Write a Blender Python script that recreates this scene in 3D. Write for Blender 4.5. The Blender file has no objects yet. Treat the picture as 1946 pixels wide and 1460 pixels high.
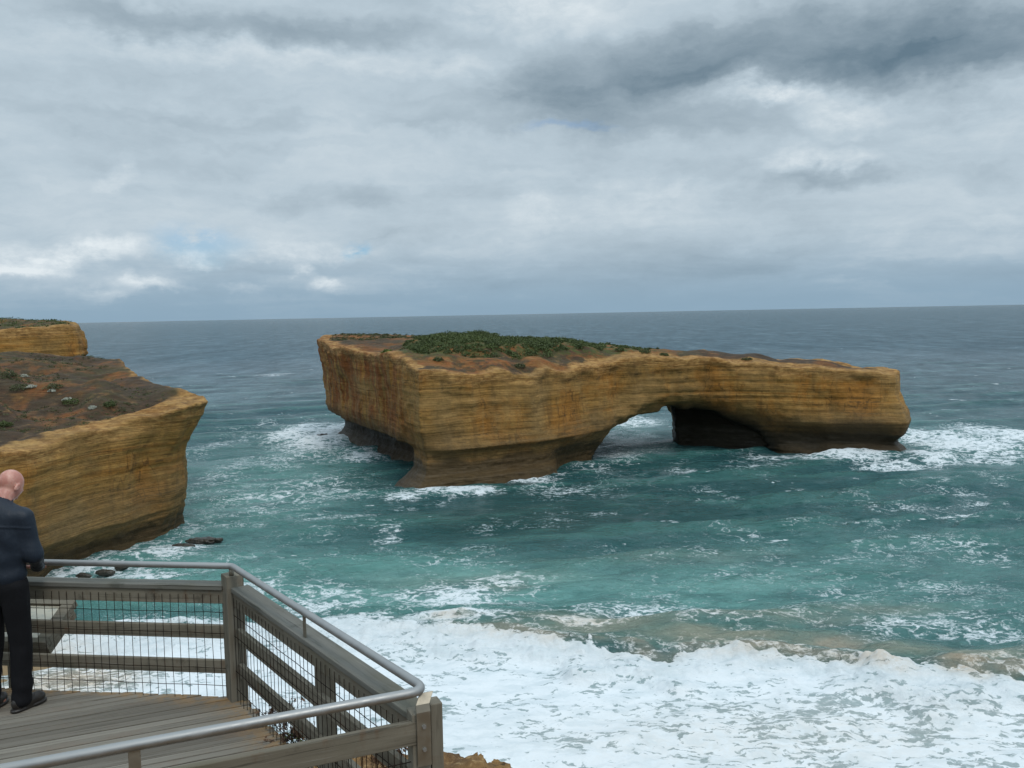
import bpy, math, random
import numpy as np
from mathutils import Vector, Matrix
random.seed(7); RNG = np.random.default_rng(7)
sc = bpy.context.scene
COL = sc.collection
R = math.radians
# ------------------------------------------------------------------ camera
CAMZ = 38.0
cam = bpy.data.objects.new('camera', bpy.data.cameras.new('camera'))
COL.objects.link(cam); sc.camera = cam
cam.data.sensor_width = 36.0; cam.data.lens = 36 * 1700 / 1946
cam.data.clip_start = 0.1; cam.data.clip_end = 200000
PITCH, ROLL = R(4.475), R(-1.11)
CM = Matrix.Rotation(math.pi / 2 - PITCH, 3, 'X') @ Matrix.Rotation(ROLL, 3, 'Z')
cam.matrix_world = Matrix.Translation((0, 0, CAMZ)) @ CM.to_4x4()
def _ray(px, py):
    d = CM @ Vector(((px - 973) / 1700, -(py - 730) / 1700, -1.0)); return d / d.y
def atz(px, py, z=0.0):
    d = _ray(px, py); return Vector((0, 0, CAMZ)) + d * ((z - CAMZ) / d.z)
def aty(px, py, Y):
    return Vector((0, 0, CAMZ)) + _ray(px, py) * Y
# ------------------------------------------------------------------ node helper
class NT:
    def __init__(s, tree): s.t = tree; s.n = tree.nodes; s.l = tree.links
    def put(s, inp, v):
        if v is None: return
        if isinstance(v, bpy.types.NodeSocket): s.l.new(v, inp)
        elif isinstance(v, (tuple, list)) and len(v) == 3 and inp.type == 'RGBA': inp.default_value = (*v, 1)
        else: inp.default_value = v
    def node(s, typ, out=0, props=None, **kw):
        n = s.n.new(typ)
        for k, v in (props or {}).items(): setattr(n, k, v)
        for k, v in kw.items():
            key = int(k[1:]) if k[0] == 'i' and k[1:].isdigit() else k.replace('_', ' ')
            s.put(n.inputs[key], v)
        return n.outputs[out]
    def m(s, op, a, b=None, c=None, clamp=False):
        n = s.n.new('ShaderNodeMath'); n.operation = op; n.use_clamp = clamp
        s.put(n.inputs[0], a); s.put(n.inputs[1], b); s.put(n.inputs[2], c); return n.outputs[0]
    def vm(s, op, a, b=None, out=0):
        n = s.n.new('ShaderNodeVectorMath'); n.operation = op
        s.put(n.inputs[0], a); s.put(n.inputs[1], b); return n.outputs[out]
    def mr(s, v, a, b, c=0.0, d=1.0, smooth=True):
        n = s.n.new('ShaderNodeMapRange'); n.interpolation_type = 'SMOOTHSTEP' if smooth else 'LINEAR'
        s.put(n.inputs[0], v)
        for i, q in enumerate((a, b, c, d)): s.put(n.inputs[1 + i], q)
        return n.outputs[0]
    def mix(s, f, a, b, mode='MIX'):
        n = s.n.new('ShaderNodeMix'); n.data_type = 'RGBA'; n.blend_type = mode
        s.put(n.inputs[0], f); s.put(n.inputs[6], a); s.put(n.inputs[7], b); return n.outputs[2]
    def noise(s, vec, scale=1.0, detail=4.0, rough=0.55, dist=0.0, out=0):
        return s.node('ShaderNodeTexNoise', out, Vector=vec, Scale=scale, Detail=detail, Roughness=rough, Distortion=dist)
    def sc(s, vec, x, y, z): return s.vm('MULTIPLY', vec, (x, y, z))
    def ramp(s, f, stops):
        n = s.n.new('ShaderNodeValToRGB'); e = n.color_ramp.elements
        while len(e) < len(stops): e.new(0.5)
        for q, (p, c) in zip(e, stops): q.position = p; q.color = (*c, 1)
        s.put(n.inputs[0], f); return n.outputs[0]
    def attr(s, name): return s.node('ShaderNodeAttribute', 2, {'attribute_name': name})
    def bump(s, h, strength=0.5, dist=0.1, normal=None):
        n = s.n.new('ShaderNodeBump'); s.put(n.inputs['Height'], h); s.put(n.inputs['Strength'], strength)
        s.put(n.inputs['Distance'], dist); s.put(n.inputs['Normal'], normal); return n.outputs[0]
    def bsdf(s, col, rough=0.7, normal=None, metal=0.0, spec=None, **kw):
        n = s.n.new('ShaderNodeBsdfPrincipled'); s.put(n.inputs['Base Color'], col); s.put(n.inputs['Roughness'], rough)
        s.put(n.inputs['Metallic'], metal); s.put(n.inputs['Normal'], normal); s.put(n.inputs['Specular IOR Level'], spec)
        for k, v in kw.items(): s.put(n.inputs[k.replace('_', ' ')], v)
        return n.outputs[0]
def mat(name):
    m = bpy.data.materials.new(name); m.use_nodes = True; m.node_tree.nodes.clear()
    t = NT(m.node_tree); o = t.n.new('ShaderNodeOutputMaterial')
    return m, t, o.inputs['Surface']
# ------------------------------------------------------------------ world: overcast sky
world = bpy.data.worlds.new('World'); sc.world = world; world.use_nodes = True
SUN_EL, SUN_AZ = R(52), R(150)       # azimuth measured from +Y clockwise: behind the camera, to the right
def build_world():
    world.node_tree.nodes.clear(); t = NT(world.node_tree)
    out = t.n.new('ShaderNodeOutputWorld'); bg = t.n.new('ShaderNodeBackground')
    t.l.new(bg.outputs[0], out.inputs[0]); bg.inputs[1].default_value = 0.1
    sky = t.n.new('ShaderNodeTexSky'); sky.sky_type = 'NISHITA'; sky.sun_disc = False
    sky.sun_elevation = SUN_EL; sky.sun_rotation = SUN_AZ
    d = t.node('ShaderNodeTexCoord', 0)
    sx = t.n.new('ShaderNodeSeparateXYZ'); t.l.new(d, sx.inputs[0]); x, y, z = sx.outputs
    hy = t.m('SQRT', t.m('ADD', t.m('MULTIPLY', x, x), t.m('MULTIPLY', y, y)))
    b = t.m('DIVIDE', z, t.m('MAXIMUM', hy, 0.05))                 # tan(elevation)
    az = t.m('ARCTAN2', x, y)                                      # azimuth
    def vec(a, b_, c=0.0):
        n = t.n.new('ShaderNodeCombineXYZ'); t.put(n.inputs[0], a); t.put(n.inputs[1], b_); t.put(n.inputs[2], c); return n.outputs[0]
    ab = vec(az, b)
    zz = t.m('ADD', t.m('MAXIMUM', z, 0.0), 0.10)
    pl = vec(t.m('DIVIDE', x, zz), t.m('DIVIDE', y, zz))           # a cloud deck seen in perspective
    d1 = t.vm('SUBTRACT', t.noise(ab, 5.0, 5, 0.6, out=1), (0.5, 0.5, 0.5))
    d2 = t.vm('SUBTRACT', t.noise(t.sc(ab, 1, 1.6, 1), 17.0, 6, 0.62, out=1), (0.5, 0.5, 0.5))
    abd = t.vm('ADD', ab, t.vm('ADD', t.sc(d1, 0.13, 0.085, 0), t.sc(d2, 0.075, 0.05, 0)))
    abs_ = t.vm('ADD', ab, t.sc(d2, 0.07, 0.045, 0))
    def blob(px, py, rx, ry, amp, soft=0.0, rot=0.0, v=None, hard=0.35):
        ca = math.atan((px - 973) / 1700); hyz = 615.7 - 0.01938 * px
        cb = (hyz - py) / 1700 * math.cos(ca)
        q = t.vm('SUBTRACT', v or abd, (ca, cb, 0))
        if rot: q = t.node('ShaderNodeVectorRotate', 0, {'rotation_type': 'Z_AXIS'}, Vector=q, Angle=rot)
        q = t.sc(q, 1700 / rx, 1700 / ry, 0)
        return t.m('MULTIPLY', t.mr(t.vm('LENGTH', q, out=1), 1.25, hard), amp)
    pf = t.noise(t.sc(ab, 1, 1.7, 1), 26.0, 7, 0.66, 0.3); brkup = t.mr(pf, 0.30, 0.66, 0.25, 1.5, smooth=False)
    deck = t.noise(t.sc(pl, 1, 1, 1), 0.55, 7, 0.58, 0.4)
    streak = t.noise(t.sc(abd, 2.2, 16, 1), 1.6, 6, 0.6, 0.2)
    val = t.m('MULTIPLY_ADD', deck, 0.60, -0.30)
    val = t.m('ADD', val, t.m('MULTIPLY_ADD', streak, 0.40, -0.20))
    puff = t.noise(t.sc(ab, 1, 1.9, 1), 9.0, 8, 0.62, 0.25)
    val = t.m('ADD', val, t.m('MULTIPLY_ADD', puff, 0.36, -0.18))
    blobs = [(1600, 100, 540, 100, -0.40, 0.03), (1800, 120, 320, 80, -0.14, 0.0), (1120, 165, 330, 75, -0.24, -0.08), (1190, 215, 260, 70, -0.26, -0.15),
             (620, 85, 560, 42, -0.19, 0.0), (1560, 352, 150, 30, -0.30, -0.05), (1290, 255, 230, 35, -0.12, 0), (1860, 340, 80, 30, -0.15, 0), (340, 70, 300, 40, -0.1, 0),
             (560, 385, 60, 26, -0.11, 0), (725, 380, 60, 26, -0.11, 0.2), (1050, 170, 90, 70, -0.12, 0), (640, 250, 700, 18, -0.08, 0), (1250, 520, 500, 50, -0.10, 0),
             (470, 125, 400, 40, 0.15, 0), (1460, 195, 150, 28, 0.34, 0), (1600, 225, 90, 45, 0.22, 0), (1020, 30, 210, 55, 0.20, 0), (1530, 318, 110, 36, 0.27, 0), (1920, 30, 80, 40, 0.10, 0), (900, 150, 90, 40, 0.12, 0),
             (130, 490, 200, 40, 0.24, 0), (210, 478, 70, 36, 0.15, 0), (570, 475, 230, 34, 0.17, 0), (1240, 370, 200, 50, 0.13, 0), (1020, 400, 90, 40, 0.15, 0), (1850, 215, 150, 60, 0.12, 0), (240, 335, 60, 30, 0.17, -0.4), (1900, 400, 70, 20, 0.1, 0)]
    for (px, py, rx, ry, amp, rot) in blobs:
        b_ = blob(px, py, rx, ry, amp, rot=rot, hard=0.1)
        val = t.m('ADD', val, t.m('MULTIPLY', b_, brkup) if amp > 0 else b_)
    for (px, py, rx, ry, amp) in [(385, 493, 36, 16, 0.30), (628, 538, 30, 15, 0.30), (580, 513, 30, 11, 0.22), (300, 545, 60, 12, 0.26), (200, 560, 50, 9, 0.2), (470, 545, 40, 12, 0.12), (20, 520, 70, 10, 0.18)]:
        val = t.m('ADD', val, t.m('MULTIPLY', blob(px, py, rx * 1.25, ry * 1.2, amp, v=abs_, hard=0.0), brkup))
    # cloud brightness -> colour, linear radiance (times 10 for the 0.1 strength)
    g = t.mr(b, 0.0, 0.10)                                          # bluer and dimmer towards the horizon
    base = t.mix(g, (0.27, 0.395, 0.505), (0.485, 0.585, 0.66))
    amp = t.mr(b, 0.0, 0.055, 0.12, 1.0)
    v2 = t.m('MULTIPLY', val, amp)
    bright = t.mix(t.mr(v2, 0.0, 0.42, smooth=False), base, (0.76, 0.83, 0.87))
    colr = t.mix(t.mr(v2, 0.0, -0.60, smooth=False), bright, (0.13, 0.20, 0.26))
    up = t.mr(z, 0.36, 0.62, 1.0, 2.0)                              # overcast: the unseen sky overhead is brighter
    colr = t.mix(1.0, colr, vec(up, up, up), 'MULTIPLY')
    colr10 = t.mix(1.0, colr, (10, 10, 10), 'MULTIPLY')
    holes = t.m('MAXIMUM', blob(690, 476, 34, 22, 0.9, v=abs_, hard=0.1), t.m('MAXIMUM', blob(385, 465, 95, 42, 0.45, v=abs_, hard=0.1), blob(1090, 250, 110, 9, 0.3, v=abs_, hard=0.1)))
    fac = t.m('SUBTRACT', 1.0, t.m('MULTIPLY', holes, t.mr(t.m('ADD', pf, t.m('MULTIPLY', puff, 0.6)), 1.05, 0.78)))
    skyc = t.mix(1.0, sky.outputs[0], (0.45, 0.78, 1.12), 'MULTIPLY')
    t.l.new(t.mix(fac, skyc, colr10), bg.inputs[0])
build_world()
sun = bpy.data.objects.new('sun', bpy.data.lights.new('sun', 'SUN')); COL.objects.link(sun)
sun.data.energy = 1.1; sun.data.angle = R(14); sun.data.color = (1.0, 0.95, 0.88)
sdir = Vector((math.sin(SUN_AZ) * math.cos(SUN_EL), math.cos(SUN_AZ) * math.cos(SUN_EL), math.sin(SUN_EL)))
sun.rotation_euler = (-sdir).to_track_quat('-Z', 'Y').to_euler(); sun.location = (20, -30, 80)
sc.view_settings.view_transform = 'Standard'; sc.view_settings.look = 'None'
sc.view_settings.exposure = 0.0; sc.view_settings.gamma = 1.0; sc.view_settings.use_curve_mapping = False
# ------------------------------------------------------------------ numeric helpers
_LAT = RNG.random((32, 32, 32)).astype(np.float32)
def vnoise(x, y, z):
    xi = np.floor(x).astype(np.int32); yi = np.floor(y).astype(np.int32); zi = np.floor(z).astype(np.int32)
    fx = x - xi; fy = y - yi; fz = z - zi
    fx = fx * fx * (3 - 2 * fx); fy = fy * fy * (3 - 2 * fy); fz = fz * fz * (3 - 2 * fz)
    x0 = xi & 31; x1 = (xi + 1) & 31; y0 = yi & 31; y1 = (yi + 1) & 31; z0 = zi & 31; z1 = (zi + 1) & 31
    L = _LAT
    a = L[x0, y0, z0] * (1 - fx) + L[x1, y0, z0] * fx; b = L[x0, y1, z0] * (1 - fx) + L[x1, y1, z0] * fx
    c = L[x0, y0, z1] * (1 - fx) + L[x1, y0, z1] * fx; d = L[x0, y1, z1] * (1 - fx) + L[x1, y1, z1] * fx
    return ((a * (1 - fy) + b * fy) * (1 - fz) + (c * (1 - fy) + d * fy) * fz) * 2 - 1
def fbm(x, y, z, oct=4, gain=0.5, off=0.0):
    s = 0; a = 1.0; k = 1.0; x = x + off; y = y + off * 1.7; z = z + off * 0.6
    for i in range(oct):
        s = s + a * vnoise(x * k + i * 5.3, y * k + i * 9.1, z * k + i * 2.7); a *= gain; k *= 2.03
    return s
def polysd(X, Y, P):
    P = np.array(P, float); d2 = np.full(X.shape, 1e18); ins = np.zeros(X.shape, bool)
    for i in range(len(P)):
        ax, ay = P[i - 1]; bx, by = P[i]; ex, ey = bx - ax, by - ay
        h = np.clip(((X - ax) * ex + (Y - ay) * ey) / (ex * ex + ey * ey), 0, 1)
        d2 = np.minimum(d2, (X - ax - h * ex) ** 2 + (Y - ay - h * ey) ** 2)
        cr = ((ay > Y) != (by > Y)) & (X < (bx - ax) * (Y - ay) / ((by - ay) if by != ay else 1e-9) + ax); ins ^= cr
    return np.where(ins, -1, 1) * np.sqrt(d2)
def idw(X, Y, pts, p=4.0, eps=4.0):
    W = np.stack([1.0 / ((X - q[0]) ** 2 + (Y - q[1]) ** 2 + eps) ** (p / 2) for q in pts], -1)
    return W / W.sum(-1, keepdims=True)
def surface_nets(f, o, st):
    ins = f < 0; nx, ny, nz = f.shape
    c = np.zeros((nx - 1, ny - 1, nz - 1), np.int8)
    offs = [(i, j, k) for i in (0, 1) for j in (0, 1) for k in (0, 1)]
    for i, j, k in offs: c += ins[i:nx - 1 + i, j:ny - 1 + j, k:nz - 1 + k]
    act = np.argwhere((c > 0) & (c < 8)); N = len(act)
    V = {q: f[act[:, 0] + q[0], act[:, 1] + q[1], act[:, 2] + q[2]].astype(np.float64) for q in offs}
    acc = np.zeros((N, 3)); cnt = np.zeros(N)
    for q in offs:
        for ax in range(3):
            if q[ax]: continue
            r = list(q); r[ax] = 1; a = V[q]; b = V[tuple(r)]
            mk = (a < 0) != (b < 0); tt = np.where(mk, a / np.where(mk, a - b, 1), 0)
            p = np.tile(np.array(q, float), (N, 1)); p[:, ax] = tt
            acc[mk] += p[mk]; cnt += mk
    pos = (act + acc / cnt[:, None]) * np.array(st) + np.array(o)
    idx = np.full(c.shape, -1, np.int32); idx[act[:, 0], act[:, 1], act[:, 2]] = np.arange(N)
    F = []
    for ax in range(3):
        s0 = [slice(None)] * 3; s1 = [slice(None)] * 3; s0[ax] = slice(0, -1); s1[ax] = slice(1, None)
        A = ins[tuple(s0)]; e = np.argwhere(A != ins[tuple(s1)])
        u, v = [(1, 2), (2, 0), (0, 1)][ax]; sh = c.shape
        ok = (e[:, u] > 0) & (e[:, v] > 0) & (e[:, u] < sh[u]) & (e[:, v] < sh[v]); e = e[ok]
        sgn = A[e[:, 0], e[:, 1], e[:, 2]]
        def at(du, dv):
            q = e.copy(); q[:, u] += du; q[:, v] += dv; return idx[q[:, 0], q[:, 1], q[:, 2]]
        q = np.stack([at(-1, -1), at(0, -1), at(0, 0), at(-1, 0)], 1)
        q[~sgn] = q[~sgn][:, ::-1]; F.append(q)
    return pos, np.concatenate(F)
def mesh_np(name, V, F, m=None, smooth=True, attrs=None, parent=None):
    me = bpy.data.meshes.new(name); V = np.asarray(V, np.float32); F = np.asarray(F, np.int32); k = F.shape[1]
    me.vertices.add(len(V)); me.vertices.foreach_set('co', V.ravel())
    me.loops.add(F.size); me.loops.foreach_set('vertex_index', F.ravel())
    me.polygons.add(len(F)); me.polygons.foreach_set('loop_start', np.arange(0, F.size, k, dtype=np.int32))
    me.polygons.foreach_set('loop_total', np.full(len(F), k, np.int32))
    me.polygons.foreach_set('use_smooth', np.full(len(F), smooth, bool))
    for a, v in (attrs or {}).items():
        q = me.attributes.new(a, 'FLOAT', 'POINT'); q.data.foreach_set('value', np.asarray(v, np.float32))
    me.update(calc_edges=True)
    o = bpy.data.objects.new(name, me); COL.objects.link(o)
    if m: me.materials.append(m)
    if parent: o.parent = parent
    return o
def tag(o, label=None, cat=None, group=None, kind=None):
    if label: o['label'] = label
    if cat: o['category'] = cat
    if group: o['group'] = group
    if kind: o['kind'] = kind
    return o
def empty(name, loc, rz=0.0):
    o = bpy.data.objects.new(name, None); COL.objects.link(o); o.location = loc; o.rotation_euler = (0, 0, rz)
    o.empty_display_size = 0.2; return o
# ------------------------------------------------------------------ rock material
def rock_material(name, wet0=5.5, warm=1.0, pale=0.0, shift=0.0):
    m, t, o = mat(name)
    p = t.node('ShaderNodeTexCoord', 3)
    s = t.n.new('ShaderNodeSeparateXYZ'); t.l.new(p, s.inputs[0]); z = s.outputs[2]
    topd, left = t.attr('topd'), t.attr('rust')
    warp = t.vm('ADD', p, t.sc(t.noise(p, 0.05, 3, 0.5, out=1), 0, 0, 1.4))
    st1 = t.noise(t.sc(warp, 0.03, 0.03, 0.75), 1.0, 6, 0.65)
    st2 = t.noise(t.sc(warp, 0.022, 0.022, 2.3), 1.0, 6, 0.72)
    bed = t.m('ABSOLUTE', t.m('SUBTRACT', t.noise(t.sc(warp, 0.012, 0.012, 0.62), 1.0, 3, 0.5), 0.5))
    crk = t.m('ABSOLUTE', t.m('SUBTRACT', t.noise(t.sc(p, 0.22, 0.22, 0.07), 1.0, 3, 0.5, 0.15), 0.5))
    pit = t.noise(p, 0.45, 5, 0.65)
    big = t.noise(t.sc(p, 1, 1, 0.6), 0.085 , 5, 0.62, 0.3)
    ver = t.noise(t.sc(p, 0.42, 0.42, 0.035), 1.0, 6, 0.62)
    fine = t.noise(p, 1.3, 6, 0.68)
    col = t.ramp(st1, [(0.25, (0.19, 0.102, 0.026)), (0.40, (0.29, 0.165, 0.047)), (0.52, (0.37, 0.230, 0.078)), (0.64, (0.30, 0.150, 0.034)), (0.80, (0.37, 0.25, 0.10))])
    col = t.mix(t.mr(st2, 0.52, 0.68, 0.0, 0.45), col, (0.155, 0.090, 0.033))
    col = t.mix(t.mr(big, 0.48, 0.62, 0.0, 0.75), col, (0.34, 0.155, 0.030))
    col = t.mix(t.mr(big, 0.50, 0.30, 0.0, 0.75), col, (0.155, 0.112, 0.055))
    col = t.mix(t.mr(ver, 0.52, 0.70, 0.0, 0.55), col, (0.125, 0.072, 0.028))
    col = t.mix(t.mr(ver, 0.44, 0.30, 0.0, 0.55), col, (0.33, 0.215, 0.092))
    rust = t.m('MULTIPLY', left, t.mr(t.noise(t.sc(p, 0.5, 0.5, 0.05), 1.1, 5, 0.6), 0.43, 0.54, 0.0, 1.0))
    col = t.mix(rust, col, (0.22, 0.078, 0.020))
    gvn = t.m('MULTIPLY', left, t.mr(t.noise(t.sc(p, 0.45, 0.45, 0.06), 1.3, 5, 0.6), 0.55, 0.66, 0.0, 0.7))
    col = t.mix(gvn, col, (0.12, 0.10, 0.055))
    col = t.mix(t.m('MULTIPLY', t.mr(bed, 0.022, 0.004, 0.0, 0.75), t.mr(pit, 0.46, 0.62)), col, (0.07, 0.045, 0.022))
    col = t.mix(t.m('MULTIPLY', t.mr(crk, 0.010, 0.002, 0.0, 0.55), t.mr(big, 0.44, 0.56)), col, (0.05, 0.03, 0.016))
    col = t.mix(t.mr(pit, 0.60, 0.72, 0.0, 0.32), col, (0.14, 0.080, 0.030))
    # pale crumbly cap rock under the rim
    crumb = t.noise(t.sc(warp, 0.5, 0.5, 2.6), 1.0, 6, 0.74)
    capm = t.m('MULTIPLY', t.mr(t.m('ADD', topd, t.m('MULTIPLY_ADD', pit, 5.0, -2.5)), 3.4, 1.2), t.mr(big, 0.35, 0.5, 0.55, 1.0))
    col = t.mix(t.m('MULTIPLY', capm, 0.68), col, t.mix(t.mr(crumb, 0.42, 0.60), (0.17, 0.09, 0.033), (0.43, 0.285, 0.125)))
    cream = t.m('MULTIPLY', t.mr(t.noise(t.sc(p, 0.6, 0.6, 1.0), 0.075, 4, 0.6), 0.46, 0.62), t.mr(z, 24.0, 19.0))
    col = t.mix(t.m('MULTIPLY', cream, 0.70), col, t.mix(st2, (0.235, 0.155, 0.066), (0.43, 0.30, 0.135)))
    # grey weathered band above the splash zone, dark wet foot
    zb = t.m('ADD', z, t.m('MULTIPLY_ADD', t.noise(t.sc(p, 1, 1, 0.3), 0.08, 4, 0.6), 6.0, -3.0))
    grey = t.m('MULTIPLY', t.mr(zb, 14.5, 8.5), t.mr(st2, 0.35, 0.6, 0.85, 0.45))
    col = t.mix(t.m('MULTIPLY', grey, 0.85), col, (0.165, 0.125, 0.072))
    wet = t.mr(zb, wet0 + 1.3, wet0 - 0.6)
    col = t.mix(t.m('MULTIPLY', wet, 0.84), col, t.mix(st1, (0.018, 0.014, 0.008), (0.100, 0.074, 0.036)))
    col = t.mix(t.attr('damp_shade'), col, t.mix(st1, (0.010, 0.010, 0.008), (0.035, 0.030, 0.020)))  # near-black: painted shade of the hollows, plus the wet band on the right
    foot = t.m('MULTIPLY', t.mr(zb, 2.4, 0.9), t.m('SUBTRACT', 1.0, t.attr('damp_shade')))
    col = t.mix(t.m('MULTIPLY', foot, 0.65), col, t.mix(pit, (0.025, 0.018, 0.009), (0.125, 0.088, 0.038)))
    # soil, dark crust and ground cover on the top
    soiln = t.noise(p, 0.11, 5, 0.6, 0.5)
    soil = t.mix(t.mr(soiln, 0.42, 0.56), (0.23, 0.090, 0.028), (0.060, 0.038, 0.024))
    soil = t.mix(t.mr(t.noise(p, 0.3, 5, 0.6), 0.55, 0.70, 0.0, 0.6), soil, (0.32, 0.19, 0.085))
    grn = t.m('MULTIPLY', t.attr('veg'), t.mr(t.noise(p, 0.5, 6, 0.7), 0.38, 0.55))
    soil = t.mix(grn, soil, t.mix(fine, (0.035, 0.05, 0.016), (0.09, 0.105, 0.03)))
    soil = t.mix(t.m('MULTIPLY', t.attr('crust'), t.mr(soiln, 0.30, 0.48, 0.4, 1.0)), soil, t.mix(crumb, (0.026, 0.022, 0.018), (0.080, 0.056, 0.040)))
    sf = t.m('MULTIPLY', t.attr('soil'), t.mr(crumb, 0.66, 0.58, 0.7, 1.0))
    col = t.mix(sf, col, soil)
    col = t.mix(1.0, col, t.mix(fine, (0.58, 0.51, 0.42), (1.32, 1.19, 0.98)), 'MULTIPLY')
    if warm != 1.0: col = t.mix(1.0, col, (warm, 0.5 + warm * 0.46, 0.62 + 0.2 * warm), 'MULTIPLY')
    h = t.m('ADD', t.m('MULTIPLY_ADD', t.mr(st2, 0.44, 0.50), 0.35, t.m('MULTIPLY', t.mr(st2, 0.56, 0.61), 0.35)), t.m('ADD', t.m('MULTIPLY', fine, 0.8), t.m('MULTIPLY', pit, 0.7)))
    h = t.m('ADD', h, t.m('MULTIPLY', t.noise(t.sc(p, 1, 1, 0.35), 0.45, 5, 0.6), 1.2))
    nrm = t.bump(h, 0.75, 0.30)
    rough = t.mr(wet, 0, 1, 0.92, 0.55)
    t.l.new(t.bsdf(col, rough, nrm, spec=0.3), o)
    return m
# ------------------------------------------------------------------ rock masses carved as solids
ZS = np.array([-3, 0, 1.5, 3, 5, 7.3, 8.4, 11, 13, 16, 20, 24, 28, 32, 40.])
def carve(name, lo, hi, st, poly, profs, tops, cuts=None, matl=None, strata=0.35, rust=None, veg=None, crust=None, amp=1.0, edgek=1.0, dip=(0.012, -0.01), seed=0.0, damp_shade=None, margin=None, relief=0.0):
    ax = [np.arange(lo[i], hi[i] + st[i], st[i]) for i in range(3)]
    X2, Y2 = np.meshgrid(ax[0], ax[1], indexing='ij')
    d = polysd(X2, Y2, poly)
    W = idw(X2, Y2, profs); PZ = np.stack([np.interp(ax[2], ZS, q[2]) for q in profs], 0)
    off = (W.reshape(-1, len(profs)) @ PZ).reshape(*X2.shape, -1).astype(np.float32)
    WT = idw(X2, Y2, tops, 3.0, 6.0); T = (WT * np.array([q[2] for q in tops])).sum(-1)
    T = T + relief * fbm(X2 / 11, Y2 / 11, 0 * X2 + 5 + seed, 3) * np.clip((-d - 3) / 4, 0, 1) + 0.35 * fbm(X2 / 5, Y2 / 5, 0 * X2 + seed, 4) + 0.5 * fbm(X2 / 17, Y2 / 17, 0 * X2 + 3 + seed, 2)
    a = d[:, :, None].astype(np.float32) - off
    b = (ax[2][None, None, :] - T[:, :, None]).astype(np.float32)
    k = edgek; h = np.clip(0.5 + 0.5 * (a - b) / k, 0, 1)
    f = b + (a - b) * h + k * h * (1 - h)
    if cuts:
        X3, Y3, Z3 = [q.astype(np.float32) for q in np.meshgrid(*ax, indexing='ij', sparse=True)]
        for c in cuts(X3, Y3, Z3):
            hc_ = np.clip(0.5 + 0.5 * (f + c) / 1.4, 0, 1); f = -c + (f + c) * hc_ + 1.4 * hc_ * (1 - hc_)
    band = np.argwhere(np.abs(f) < 3.2)
    x, y, z = [ax[i][band[:, i]].astype(np.float32) for i in range(3)]
    side = np.clip((b[band[:, 0], band[:, 1], band[:, 2]] + 1.2) / -1.2, 0, 1)      # 0 at the top surface, 1 down the face
    zz = z + dip[0] * x + dip[1] * y + 0.5 * fbm(x / 14, y / 14, z / 30, 2, off=4 + seed)
    led = vnoise(x * 0 + x / 40, y / 40, zz * 1.15) * 0.6 + vnoise(x / 22, y / 22 + 7, zz * 2.3) * 0.5
    led = np.sign(led) * np.abs(led) ** 0.7
    n = amp * (0.9 * fbm(x / 9, y / 9, z / 13, 3, off=11 + seed) + 0.16 * fbm(x / 1.6, y / 1.6, z / 1.1, 3, off=2 + seed) + 0.36 * fbm(x / 3.2, y / 3.2, z / 16, 2, off=8 + seed))
    f[band[:, 0], band[:, 1], band[:, 2]] += (0.22 * fbm(x / 1.1, y / 1.1, z / 0.7, 3) * np.clip((7 - z) / 3, 0, 1) + strata * led + n * np.clip((z - 4) / 8 + 0.35, 0.35, 1)) * side + (1 - side) * 0.15 * fbm(x / 1.2, y / 1.2, z / 1.2, 2)
    V, F = surface_nets(f, lo, st)
    # normals for the soil mask
    p0, p1, p2, p3 = [V[F[:, i]] for i in range(4)]; fn = np.cross(p2 - p0, p3 - p1)
    N = np.zeros_like(V)
    for i in range(4): np.add.at(N, F[:, i], fn)
    N /= np.linalg.norm(N, axis=1, keepdims=True) + 1e-9
    ix = np.clip(((V[:, 0] - lo[0]) / st[0]).astype(int), 0, len(ax[0]) - 1); iy = np.clip(((V[:, 1] - lo[1]) / st[1]).astype(int), 0, len(ax[1]) - 1)
    topd = T[ix, iy] - V[:, 2]; dd = d[ix, iy]
    nb = fbm(V[:, 0] / 4, V[:, 1] / 4, V[:, 2] / 4, 3)
    soil = np.clip((N[:, 2] - 0.45 - 0.15 * nb) / 0.25, 0, 1) * np.clip((2.2 - topd) / 1.2, 0, 1) * np.clip((-dd - (margin(V) if margin else 1.2) - 1.8 * nb) / 1.2, 0, 1)
    at = {'topd': topd, 'soil': soil, 'rust': rust(V) if rust else 0 * topd, 'veg': veg(V) if veg else 0 * topd, 'crust': crust(V) if crust else 0 * topd, 'damp_shade': damp_shade(V) if damp_shade else 0 * topd}
    o = mesh_np(name, V, F, matl, True, at)
    return o, (ax, T, d)
def height_at(info, x, y):
    ax, T, d = info
    i = int(np.clip((x - ax[0][0]) / (ax[0][1] - ax[0][0]), 0, len(ax[0]) - 1)); j = int(np.clip((y - ax[1][0]) / (ax[1][1] - ax[1][0]), 0, len(ax[1]) - 1))
    return T[i, j], d[i, j]
sig = lambda v: 1 / (1 + np.exp(-np.clip(v, -30, 30)))
# the sea arch
ISL = [(-20, 193), (-8, 199), (4, 206), (14, 215), (24, 226), (36, 234), (50, 238), (64, 237), (76, 232), (88, 228), (99, 226.5), (103.5, 233), (103, 248), (92, 258), (75, 262), (60, 266),
       (45, 270), (30, 272), (15, 278), (5, 290), (-12, 303), (-35, 312), (-52, 312), (-61, 300), (-60, 285), (-50, 258), (-37, 233), (-28, 213), (-23, 200)]
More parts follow.
